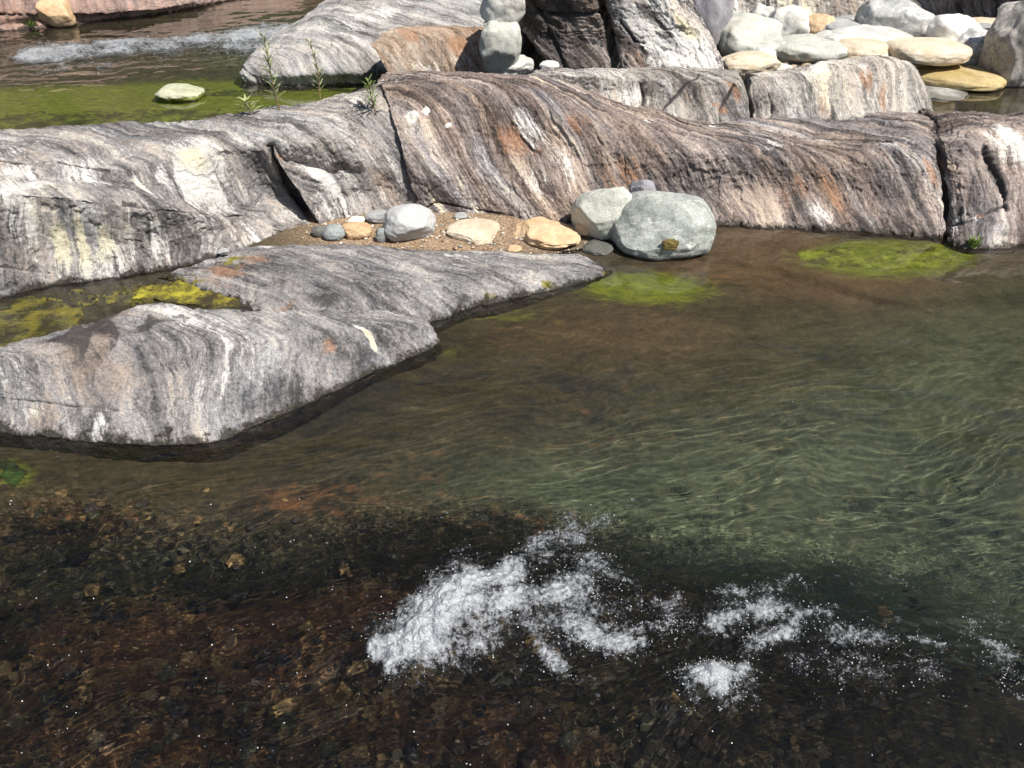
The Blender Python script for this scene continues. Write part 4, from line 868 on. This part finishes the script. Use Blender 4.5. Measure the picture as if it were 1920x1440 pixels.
G_BEACH = 'stones lying on the gravel patch'
bb = stone(1243, 425, 172, 112, -.06, 'green_grey', 'largest green grey boulder sitting in the water at the foot of the wall', 702, cuts=4, power=2.45, sub=6, deep=.8, sink=.08, rough=.05, group='boulders at the foot of the wall')
stone(1132, 402, 108, 90, .03, 'pale_green', 'rounded pale boulder leaning on the largest green grey boulder', 711, cuts=4, sub=5, tilt=(0, -.35), deep=.7, group='boulders at the foot of the wall')
stone(1205, 356, 44, 40, .22, 'purple_grey', 'small purple grey stone peeking out behind the largest boulder', 715, tilt=(0, .3), group='boulders at the foot of the wall')
stone(768, 420, 92, 66, .045, 'light_smooth', 'smooth light grey pear shaped stone on the gravel', 722, cuts=4, sub=5, rot=.3, power=2.2, name='stone', cat='stone', group=G_BEACH)
stone(890, 435, 96, 40, .03, 'tan', 'flat cream tan stone half buried in the middle of the gravel', 731, cuts=2, sub=5, name='stone', cat='stone', group=G_BEACH, sink=.3)
stone(1026, 438, 116, 42, .02, 'orange_tan', 'long orange tan stone with ragged edges near the pale boulder', 738, cuts=3, sub=5, name='stone', cat='stone', group=G_BEACH, sink=.3, rough=.1)
stone(1096, 428, 36, 26, .02, 'orange_tan', 'small orange stone tucked under the pale leaning boulder', 741, name='stone', cat='stone', group=G_BEACH)
stone(668, 431, 54, 32, .045, 'orange_tan', 'oval tan stone left of the pear shaped stone', 745, name='stone', cat='stone', group=G_BEACH)
stone(627, 436, 42, 27, .045, 'blue_grey', 'blue grey stone at the left end of the gravel row', 748, name='stone', cat='stone', group=G_BEACH)
stone(598, 434, 26, 20, .045, 'wet_dark', 'small dark stone leftmost in the gravel row, beside the crack', 751, name='stone', cat='stone', group=G_BEACH)
stone(715, 442, 22, 28, .04, 'blue_grey', 'small upright blue grey stone against the pear shaped stone', 754, name='stone', cat='stone', group=G_BEACH)
stone(710, 405, 46, 22, .06, 'grey', 'flat grey stone behind the tan one, touching the wall', 757, name='stone', cat='stone', group=G_BEACH)
stone(668, 413, 30, 14, .06, 'white', 'small white stone behind the oval tan stone', 760, name='stone', cat='stone', group=G_BEACH)
stone(1120, 465, 58, 22, -.02, 'wet_dark', 'flat wet dark stone at the waterline before the pale boulder', 763, name='stone', cat='stone', group=G_BEACH)
stone(864, 404, 24, 10, .055, 'grey', 'tiny grey pebble high on the gravel near the wall', 766, name='stone', cat='stone', group=G_BEACH)
stone(966, 467, 30, 14, .02, 'orange_tan', 'small pinkish stone at the lower edge of the gravel', 769, name='stone', cat='stone', group=G_BEACH)
stone(418, 472, 22, 12, .03, 'grey', 'small grey stone wedged in the crack under the ledge', 775, name='stone', cat='stone')
stone(340, 176, 80, 34, -.05, 'mossy', 'pale mossy stone alone in the green stream at the upper left', 781, name='stone', cat='stone', cuts=4)
stone(108, 24, 56, 52, .02, 'orange_tan', 'angular orange block at the foot of the pinkish far bank', 787, cuts=9, power=3.0)
# moss cap low on the big boulder
bbV = np.empty(len(bb.data.vertices) * 3, np.float32); bb.data.vertices.foreach_get('co', bbV)
bbW = bbV.reshape(-1, 3) @ np.array(bb.rotation_euler.to_matrix()).T + np.array(bb.location)
q = proj(bbW); near = np.hypot(q[0] - 1253, q[1] - 463) < 10
spot = bbW[near][np.argmin(np.linalg.norm(bbW[near] - np.array([0, 0, CAM_H]), axis=1))]
mo = lump('moss_patch', None, None, SM['moss_cap'], spot, (.13, .05, .09), 799, sub=4, cuts=0, rough=.15, fine=.06)
bpy.context.view_layer.update()
mo.parent = bb; mo.matrix_parent_inverse = bb.matrix_basis.inverted()

# ------------------------------------------------------------------ small gravel and cobbles (uncountable)
def scatter(name, n, gen, mats, smin, smax, seed, label, cat):
    rs = np.random.RandomState(seed); V, F = ico(2)
    Vs, Fs, Ms = [], [], []; off = 0
    for i in range(n):
        px, py = gen(rs); z = float(bedz(np.array([px]), np.array([py]))[0])
        c = at(px, py, z); s = smin * (smax / smin) ** (rs.rand() ** 1.8)
        P = V * (1 + 0.16 * fbm(V[:, 0] * 1.3 + i * 3.1, V[:, 1] * 1.3, V[:, 2] * 1.3, 2, 5))[:, None]
        sc3 = s * np.array([1 + .5 * rs.rand(), .8 + .3 * rs.rand(), .5 + .25 * rs.rand()]) / 2
        a = rs.rand() * 6.28; R = np.array([[math.cos(a), -math.sin(a), 0], [math.sin(a), math.cos(a), 0], [0, 0, 1]])
        Vs.append((P * sc3) @ R.T + c + np.array([0, 0, sc3[2] * .4])); Fs.append(F + off); off += len(V); Ms.append(np.full(len(F), rs.randint(len(mats))))
    o = mesh_obj(name, np.concatenate(Vs), np.concatenate(Fs), None)
    for m in mats: o.data.materials.append(m)
    o.data.polygons.foreach_set('material_index', np.concatenate(Ms).astype(np.int32))
    return tag(o, label, cat, kind='stuff')
plain = {}
def flat_mat(name, c1, c2, sc_=40.0, rough=0.8):
    b = NB(name); n = b.noise(b.pos(), sc_, 4, 0.7)
    return b.out(b.principled(Base_Color=b.mix(b.step(n, .3, .7), c1, c2), Roughness=rough).outputs[0])
PEB = [flat_mat('pebble tan', (.33, .25, .17), (.5, .41, .3)), flat_mat('pebble grey', (.2, .2, .19), (.36, .36, .34)), flat_mat('pebble brown', (.16, .11, .07), (.3, .22, .15)), flat_mat('pebble pale', (.45, .42, .37), (.62, .58, .52))]
def g_beach(rs):
    while True:
        px, py = rs.uniform(560, 1150), rs.uniform(392, 485)
        if ((px - 880) / 330) ** 2 + ((py - 436) / 48) ** 2 < 1: return px, py
scatter('gravel', 900, g_beach, PEB, .006, .035, 11, 'loose brown gravel and grit between the wall and the flat slab', 'gravel')
COB = [flat_mat('cobble brown', (.03, .020, .011), (.10, .066, .033), 18), flat_mat('cobble gold', (.08, .05, .018), (.30, .20, .08), 18), flat_mat('cobble dark', (.012, .010, .008), (.045, .036, .026), 18), flat_mat('cobble olive', (.03, .029, .013), (.10, .09, .05), 18)]
def g_cob(rs):
    while True:
        px, py = rs.uniform(-150, 1950), rs.uniform(880, 1560)
        if rs.rand() < np.clip(blobs(px, py, COBBLE) - .2, 0.0, 1): return px, py
scatter('cobbles', 520, g_cob, COB, .02, .085, 12, 'brown and golden cobbles on the shallow riverbed under the foreground rapids', 'cobbles')
def g_pile(rs): return rs.uniform(1340, 1930), rs.uniform(40, 135)
scatter('rubble', 420, g_pile, PEB, .04, .24, 13, 'small pale stones filling the gaps between the piled boulders', 'rubble')

# ------------------------------------------------------------------ algae mats
def mat_sheet(name, label, L, thr, c1, c2, c3, seed, lift=.018, res=3.0, kind='stuff', zoff=.03, sink=.05, fade=.15):
    x0 = min(l[0] - 1.6 * l[2] for l in L); x1 = max(l[0] + 1.6 * l[2] for l in L)
    y0 = min(l[1] - 1.6 * l[3] for l in L); y1 = max(l[1] + 1.6 * l[3] for l in L)
    X, Y = np.meshgrid(np.arange(x0, x1, res), np.arange(y0, y1, res * .5))
    P = at(X, Y, 0.0); x, y = P[..., 0], P[..., 1]
    m = blobs(X, Y, L) + 0.55 * fbm(x * 3, y * 6, 0, 4, seed) + 0.25 * fbm(x * 16, y * 22, 0, 3, seed + 2)
    P[..., 2] = bedz(X, Y) + zoff + lift * np.clip(m - thr, 0, .6) + 0.014 * fbm(x * 14, y * 22, 0, 3, seed + 4) + 0.008 * fbm(x * 50, y * 60, 0, 2, seed + 6)
    P[..., 2] -= sink * (1 - sstep(thr, thr + fade, m))
    q = quads(*X.shape)[:, ::-1]; keep = (m.reshape(-1)[q] > thr).all(1); q = q[keep]
    used = np.unique(q); mp = np.zeros(X.size, int); mp[used] = np.arange(len(used))
    b = NB(name + ' ' + str(seed)); p_ = b.pos()
    n = b.noise(b.vmath('MULTIPLY', p_, (1, 2.5, 1)), 14, 5, .7); n2 = b.noise(p_, 70, 4, .7)
    n0 = b.noise(p_, 5, 4, .65)
    c = b.ramp(b.math('ADD', b.math('MULTIPLY', n, .5), b.math('ADD', b.math('MULTIPLY', n2, .3), b.math('MULTIPLY', b.math('SUBTRACT', n0, .45), 1.5))), [(.28, tuple(k * .6 for k in c1)), (.40, c1), (.56, c2), (.74, c3)])
    p = b.principled(Base_Color=c, Roughness=.7, Normal=b.bump(n2, .8, .02))
    o = mesh_obj(name, P.reshape(-1, 3)[used], mp[q], b.out(p.outputs[0]))
    return tag(o, label, 'algae', kind=kind)
mat_sheet('algae', 'bright lime green algae under the water at the foot of the wall', [(1640,480,150,30,1.2),(1770,472,70,20,.9),(1540,470,60,20,.7)], .36, (.11,.12,.010), (.21,.25,.018), (.31,.37,.035), 31, zoff=.065, sink=.12, fade=1.0)
mat_sheet('moss', 'yellow green moss carpet between the ledge and the near rock', [(290,548,110,22,1.0),(400,556,100,20,.9),(470,570,50,12,.6)], .42, (.055,.042,.010), (.20,.175,.014), (.40,.36,.03), 35, lift=.03)
mat_sheet('algae', 'olive algae in the still channel at the left edge', [(20,590,90,14,.9),(30,645,90,24,1.0),(110,560,90,14,.7),(60,610,120,30,.6)], .36, (.07,.06,.01), (.22,.195,.02), (.33,.29,.03), 37)
mat_sheet('algae', 'green algae over the bed of the upper stream around the mossy stone', [(330,215,330,20,1.0),(430,165,140,10,.9),(640,160,60,6,.9),(100,225,200,14,.7)], .5, (.05,.06,.006), (.12,.15,.012), (.22,.28,.02), 39)
mat_sheet('algae', 'dark green weed in the lower left beside the near rock', [(5,852,45,22,1.0)], .5, (.015,.03,.004), (.035,.08,.01), (.07,.14,.02), 43)

# ------------------------------------------------------------------ plants
LEAF = flat_mat('leaf green', (.10, .17, .03), (.26, .32, .09), 30, .55)
LEAFP = flat_mat('leaf pale', (.22, .27, .11), (.42, .45, .24), 30, .55)
STEM = flat_mat('stem reddish', (.13, .07, .04), (.25, .17, .09), 30, .7)
def tube_geo(pts, r0, r1, n=6):
    pts = np.array(pts, float); V, F = [], []
    for i, p in enumerate(pts):
        t = pts[min(i + 1, len(pts) - 1)] - pts[max(i - 1, 0)]; t /= np.linalg.norm(t)
        a = np.cross(t, [0.3, 1, 0.1]); a /= np.linalg.norm(a); b_ = np.cross(t, a)
        r = r0 + (r1 - r0) * i / (len(pts) - 1)
        for k in range(n):
            w = 2 * math.pi * k / n; V.append(p + r * (math.cos(w) * a + math.sin(w) * b_))
    for i in range(len(pts) - 1):
        for k in range(n): F.append((i*n + k, i*n + (k+1) % n, (i+1)*n + (k+1) % n, (i+1)*n + k))
    return np.array(V), np.array(F)
def blade_geo(base, dirv, length, width, droop, rs, n=6):
    d = np.array(dirv, float); d /= np.linalg.norm(d); side = np.cross(d, [0, 0, 1.0]); side /= (np.linalg.norm(side) + 1e-6)
    up = np.cross(side, d); V, F = [], []
    for i in range(n + 1):
        t = i / n; c = np.array(base) + d * length * t + np.array([0, 0, -droop * length * t * t])
        w = width * (math.sin(math.pi * min(t * .9 + .1, 1)) ** .8) / 2 + 1e-4
        V += [c - side * w + up * w * .35, c, c + side * w + up * w * .35]
        if i: 
            k = 3 * i; F += [(k-3, k-2, k+1, k), (k-2, k-1, k+2, k+1)]
    return np.array(V), np.array(F)
def join(parts):
    Vs, Fs, o = [], [], 0
    for V, F in parts: Vs.append(V); Fs.append(F + o); o += len(V)
    return np.concatenate(Vs), np.concatenate(Fs)
def empty(name, loc):
    o = bpy.data.objects.new(name, None); COL.objects.link(o); o.location = loc; o.empty_display_size = .05; return o
def seedling(base, h, lean, nl, ll, lw, label, seed, leafmat=None, up=.9, name='seedling'):
    rs = np.random.RandomState(seed); r = tag(empty(name, base), label, 'plant', 'willow seedlings on the ledge')
    pts = [np.array([lean[0] * t * t + .012 * math.sin(5 * t + seed), lean[1] * t * t, h * t]) for t in np.linspace(0, 1, 9)]
    mesh_obj('stem', *tube_geo(pts, .006 + .004 * h, .0018), STEM, r)
    L = []
    for i in range(nl):
        t = .15 + .85 * (i + rs.rand() * .6) / nl; p = pts[0] * 0 + np.array([np.interp(t, np.linspace(0, 1, 9), [q[k] for q in pts]) for k in range(3)])
        a = i * 2.4 + rs.rand() * .6; s_ = ll * (1.15 - .55 * t) * (.75 + .5 * rs.rand())
        L.append(blade_geo(p, (math.cos(a), math.sin(a) * .8, up * (.6 + .7 * rs.rand())), s_, lw * (.8 + .4 * rs.rand()), .25 * rs.rand(), rs))
    mesh_obj('foliage', *join(L), leafmat or LEAF, r); return r
def tuft(base, n, ll, lw, label, seed, spread=.6, name='grass_tuft', mat=None, bias=(0, 0)):
    rs = np.random.RandomState(seed); L = []
    for i in range(n):
        a = rs.rand() * 6.28; b_ = np.array([rs.randn() * .015, rs.randn() * .015, 0])
        L.append(blade_geo(b_, (math.cos(a) * spread * rs.rand() + bias[0], math.sin(a) * spread * rs.rand() + bias[1], 1), ll * (.5 + .6 * rs.rand()), lw, .55 * rs.rand(), rs))
    o = mesh_obj(name, *join(L), mat or LEAF); o.location = Vector(base) + Vector((0, -.015, .005))
    return tag(o, label, 'grass', 'grass tufts on the rocks')
def on_rock(rock, px, py):
    P = ROCKS[rock][1]; q = proj(P); i = np.unravel_index(np.argmin((q[0] - px) ** 2 + (q[1] - py) ** 2), q[0].shape); return P[i]
seedling(on_rock('ledge_rock', 524, 206), .62, (-.06, .02), 52, .13, .015, 'tallest thin leafy seedling standing on the ledge crest against the stream', 3, LEAFP)
seedling(on_rock('crack_block', 602, 186), .50, (-.04, .02), 34, .10, .012, 'sparse brown stemmed seedling on the ledge crest, right of the tallest one', 5, LEAFP)
seedling(on_rock('ledge_rock', 468, 216), .13, (.0, .0), 18, .15, .018, 'short star shaped seedling at the left on the ledge crest', 7, LEAFP, up=.55)
c0 = on_rock('wall_rock', 716, 230); seedling(tuple(on_rock('crack_block', 705, 215)), .30, (-.05, -.03), 30, .14, .014, 'green bushy seedling growing in the cleft between two rocks', 9, LEAF)
tuft(tuple(on_rock('wall_rock', 742, 285)), 48, .28, .012, 'grass hanging in the cleft below the bushy seedling', 11, spread=.5, bias=(-.35, -.3))
tuft(tuple(on_rock('gully_rock', 1876, 386)), 34, .18, .010, 'thin grass tuft on the face of the pitted rock at right', 13, spread=.5, bias=(-.1, -.25))
tuft(tuple(on_rock('gully_rock', 1822, 462)), 60, .13, .011, 'yellow green grass clump at the waterline by the dark gully', 15, spread=1.2)
tuft(tuple(at(1408, 26, .42)), 30, .24, .016, 'grass tuft at the foot of the cream cliff behind the boulders', 17, spread=.8)
tuft(tuple(at(62, 50, .02)), 160, .16, .016, 'bright green grass clump at the water below the far bank', 19, spread=1.8)

# ------------------------------------------------------------------ white water
def foam_mat():
    b = NB('foam'); p_ = b.pos(); den = b.attr('froth').outputs['Fac']; sc_ = b.attr('grain_scale').outputs['Fac']
    q = b.scale(p_, sc_)
    n = b.noise(q, 120, 3, .7); n2 = b.noise(q, 34, 4, .65); v = b.voro(q, 95, 'F1')
    d = b.principled(Base_Color=b.mix(b.step(b.math('ADD', b.math('MULTIPLY', n, .5), b.math('ADD', b.math('MULTIPLY', n2, .5), b.math('MULTIPLY', b.math('SUBTRACT', den, .55), .30))), .34, .74), (.11, .125, .15), (.52, .545, .585)), Roughness=.35, Normal=b.bump(b.math('ADD', n2, b.math('MULTIPLY', v, .6)), .6, .015))
    d.inputs['Specular IOR Level'].default_value = .6
    t = b.n.new('ShaderNodeBsdfTranslucent'); t.inputs['Color'].default_value = (.8, .86, .92, 1)
    m = b.n.new('ShaderNodeMixShader'); m.inputs[0].default_value = .3
    b.t.links.new(d.outputs[0], m.inputs[1]); b.t.links.new(t.outputs[0], m.inputs[2])
    # the film between bubbles is open: holes grow where the foam is thin
    qd = b.vmath('ADD', q, b.scale(b.vmath('SUBTRACT', b.noise(q, 22, 3, .6, col=True), (.5, .5, .5)), .055))
    def net(k, w): return b.math('SUBTRACT', 1.0, b.step(b.voro(qd, k, 'DISTANCE_TO_EDGE'), 0.0, w))
    lace = b.math('MAXIMUM', net(26, .11), b.math('MULTIPLY', net(62, .16), .8))
    al = b.step(b.math('ADD', b.math('ADD', b.math('MULTIPLY', den, 1.15), b.math('MULTIPLY', lace, .42)), b.math('ADD', b.math('MULTIPLY', b.math('SUBTRACT', n2, .5), 1.5), b.math('MULTIPLY', b.math('SUBTRACT', n, .5), .8))), .42, 1.0)
    tr = b.n.new('ShaderNodeBsdfTransparent'); m2 = b.n.new('ShaderNodeMixShader')
    b.put(m2.inputs[0], b.math('MULTIPLY', al, b.math('MINIMUM', b.math('ADD', b.math('MULTIPLY', den, .62), .36), .94))); b.t.links.new(tr.outputs[0], m2.inputs[1]); b.t.links.new(m.outputs[0], m2.inputs[2])
    return b.out(m2.outputs[0])
FOAM = foam_mat()
def bub_mat():
    b = NB('bubble film'); p = b.principled(Base_Color=(.86, .88, .92), Roughness=.06)
    p.inputs['Transmission Weight'].default_value = .35; p.inputs['IOR'].default_value = 1.33
    return b.out(p.outputs[0])
BUB = bub_mat()
def caps(X, Y, L):
    """Soft capsules: (x0, y0, x1, y1, radius, weight)."""
    s = np.zeros(np.broadcast(X, Y).shape)
    for x0, y0, x1, y1, r, w in L:
        ab = np.array([x1 - x0, y1 - y0], float); q = max(ab @ ab, 1e-6)
        t = np.clip(((X - x0) * ab[0] + (Y - y0) * ab[1]) / q, 0, 1)
        s = np.maximum(s, w * np.exp(-(((X - x0 - t * ab[0]) ** 2 + (Y - y0 - t * ab[1]) ** 2) / r ** 2)))
    return s
def foam(name, label, L0, res, lift, nb, rb, seed, thr=.5, fsc=1.0, spread=1.0, sheet=True):
    L = L0
    def capw(X, Y, x, y):
        k = 26 if fsc > .8 else 9
        wx = fbm(x * 5 * fsc, y * 5 * fsc, 3.3, 3, seed + 21); wy = fbm(x * 5 * fsc, y * 5 * fsc, 7.7, 3, seed + 23)
        return caps(X + k * wx, Y + .7 * k * wy, L)
    x0 = min(min(l[0], l[2]) - 2 * l[4] for l in L); x1 = max(max(l[0], l[2]) + 2 * l[4] for l in L)
    y0 = min(min(l[1], l[3]) - 2 * l[4] for l in L); y1 = max(max(l[1], l[3]) + 2 * l[4] for l in L)
    X, Y = np.meshgrid(np.arange(x0, x1, res), np.arange(y0, y1, res))
    P = at(X, Y, 0.0); x, y = P[..., 0], P[..., 1]
    d = capw(X, Y, x, y)
    def cover(x, y, d):
        e1 = fbm(x * 7 * fsc, y * 7 * fsc, .2, 4, seed); e2 = ridged(x * 15 * fsc + .5 * e1, y * 20 * fsc, .4, 3, seed + 3)
        return d * 1.15 + .40 * e1 - .42 * np.maximum(0, e2 - .30) * (1.25 - np.clip(d, 0, 1)) + .30 * fbm(x * 50 * fsc, y * 50 * fsc, .7, 3, seed + 5)
    m = cover(x, y, d)
    def height(x, y, px, py, d, m):
        bil = np.abs(fbm(x * 8 * fsc, y * 10 * fsc, 1.1, 3, seed + 7, .5))
        return wave(x, y, px, py) + .004 + lift * np.clip(d, 0, 1.2) * (.45 + .45 * bil) + .018 * lift / .05 * fbm(x * 30 * fsc, y * 30 * fsc, .3, 2, seed + 8) * np.clip(m - thr, 0, .5) - .012 * lift / .05 * (1 - sstep(thr - .1, thr + .15, m))
    P[..., 2] = height(x, y, X, Y, d, m)
    V = P.reshape(-1, 3); q = quads(*X.shape)[:, ::-1]
    q = q[(m.reshape(-1)[q] > thr - .02).all(1)] if sheet else q[:0]
    used = np.unique(q); mp = np.zeros(X.size, int); mp[used] = np.arange(len(used))
    parts_V = [V[used]]; parts_F = [mp[q]] if sheet else []; off = len(used)
    rs = np.random.RandomState(seed); bv, bf = ico(1)
    got = 0; BV, BF = [], []
    w = np.clip(d, 0, 1).reshape(-1) ** (0.8 / spread); w /= w.sum()
    pick = rs.choice(len(w), nb, p=w)
    bx, by = X.reshape(-1)[pick] + rs.randn(nb) * 6 * spread, Y.reshape(-1)[pick] + rs.randn(nb) * 5 * spread
    B0 = at(bx, by, 0.0); dB = capw(bx, by, B0[:, 0], B0[:, 1]); mB = cover(B0[:, 0], B0[:, 1], dB)
    hz = height(B0[:, 0], B0[:, 1], bx, by, dB, mB)
    keep = ((mB > thr - .12) & (rs.rand(nb) < .45)) | (rs.rand(nb) < (.04 if sheet else np.clip(1.6 * fbm(B0[:, 0] * 3.5, B0[:, 1] * 7, 0, 3, 77) - .05, .06, 1)))
    hz = np.maximum(hz, wave(B0[:, 0], B0[:, 1], bx, by)) + np.where(rs.rand(nb) < .12, rs.rand(nb) * lift * 1.2 * np.clip(dB, 0, 1), 0)
    rr = rb[0] * (rb[1] / rb[0]) ** (rs.rand(nb) ** 2.5)
    for i in np.nonzero(keep)[0]:
        BV.append(bv * rr[i] + np.array([B0[i, 0], B0[i, 1], hz[i] + rr[i] * .3])); BF.append(bf + off + got * len(bv)); got += 1
    Vall = np.concatenate(parts_V + BV); tri = np.concatenate(BF)
    o = mesh_obj(name, Vall, parts_F + [tri], FOAM)
    o.data.materials.append(BUB)
    dn = np.full(len(Vall), 1.5, np.float32); dn[:len(used)] = np.clip((m.reshape(-1)[used] - thr) * .95, 0, 1.1)
    attr(o, 'froth', dn, 'FLOAT'); attr(o, 'grain_scale', np.full(len(Vall), fsc, np.float32), 'FLOAT')
    mi = np.zeros(len(o.data.polygons), np.int32); nq = len(q); mi[nq:] = (rs.rand(got) < .55).repeat(len(bf))[:len(mi) - nq]
    o.data.polygons.foreach_set('material_index', mi)
    return tag(o, label, 'foam', kind='stuff')
foam('foam', 'large white splash boiling over a rock in the foreground', [(700,1228,740,1215,20,1.0),(728,1262,770,1225,22,1.15),(745,1235,790,1190,40,1.2),(790,1205,880,1120,58,1.3),(870,1125,960,1080,42,1.05),(880,1165,1090,1112,38,.85),(900,1195,980,1175,34,.6),(960,1068,1075,995,26,.5),(760,1165,810,1105,26,.55),(1000,1170,1090,1150,48,.5),(1080,1090,1100,1130,34,.5),(700,1235,720,1255,16,.7)], 1.6, .065, 2600, (.0010, .0036), 51, thr=.06)
foam('foam', 'lacy foam trailing off to the right of the large splash', [(1075,1175,1200,1212,22,.75),(1010,1210,1055,1245,22,.7),(1040,1005,1130,975,20,.35),(1085,1050,1180,1085,26,.42),(1080,1120,1180,1140,24,.4),(1120,1190,1240,1170,24,.45)], 1.6, .03, 2400, (.0010, .0034), 53, thr=.0, spread=1.2)
foam('foam', 'small compact white splash in the foreground right of the large one', [(1285,1282,1345,1278,30,1.1),(1345,1275,1400,1262,24,.75),(1268,1282,1280,1282,12,.8),(1380,1300,1410,1310,18,.5)], 1.6, .05, 900, (.0010, .0036), 55, thr=.06)
foam('foam', 'broken lines of foam in the rapids at the lower right', [(1255,1140,1275,1165,20,.6),(1325,1165,1440,1150,24,.65),(1355,1115,1460,1120,14,.5),(1475,1105,1495,1095,10,.55),(1390,1215,1470,1180,18,.6),(1470,1170,1560,1160,18,.6),(1530,1170,1600,1195,16,.5),(1600,1195,1690,1212,15,.5),(1710,1200,1760,1215,9,.6),(1820,1180,1905,1270,20,.4),(1500,1230,1750,1260,30,.25),(1880,1290,1925,1320,10,.5)], 1.6, .02, 2800, (.0010, .0034), 57, thr=.0, spread=1.3)
foam('foam', 'white riffle crossing the upper stream beyond the ledge', [(45,108,140,100,18,.95),(140,98,330,86,16,.8),(330,84,440,74,16,.85),(440,72,545,62,18,1.05),(430,92,540,84,20,.65),(60,120,200,122,14,.4),(200,105,420,100,14,.3),(520,50,560,46,5,.6)], 1.0, .05, 700, (.003, .008), 59, thr=.05, fsc=.5)
foam('foam', 'scattered bubbles and drops, many added as sun glints, on the dark foreground water', [(0,1100,700,1120,90,.2),(0,1280,900,1340,90,.2),(560,1330,1020,1345,16,.35),(1000,1250,1500,1400,90,.2),(1500,1100,1900,1300,80,.3),(1250,640,1900,620,120,.03),(1670,1385,1740,1400,9,.5),(60,1060,240,1100,30,.3)], 6.0, .008, 1500, (.0010, .0036), 61, spread=2.0, sheet=False)  # many of these specks are added to stand in for sun glints
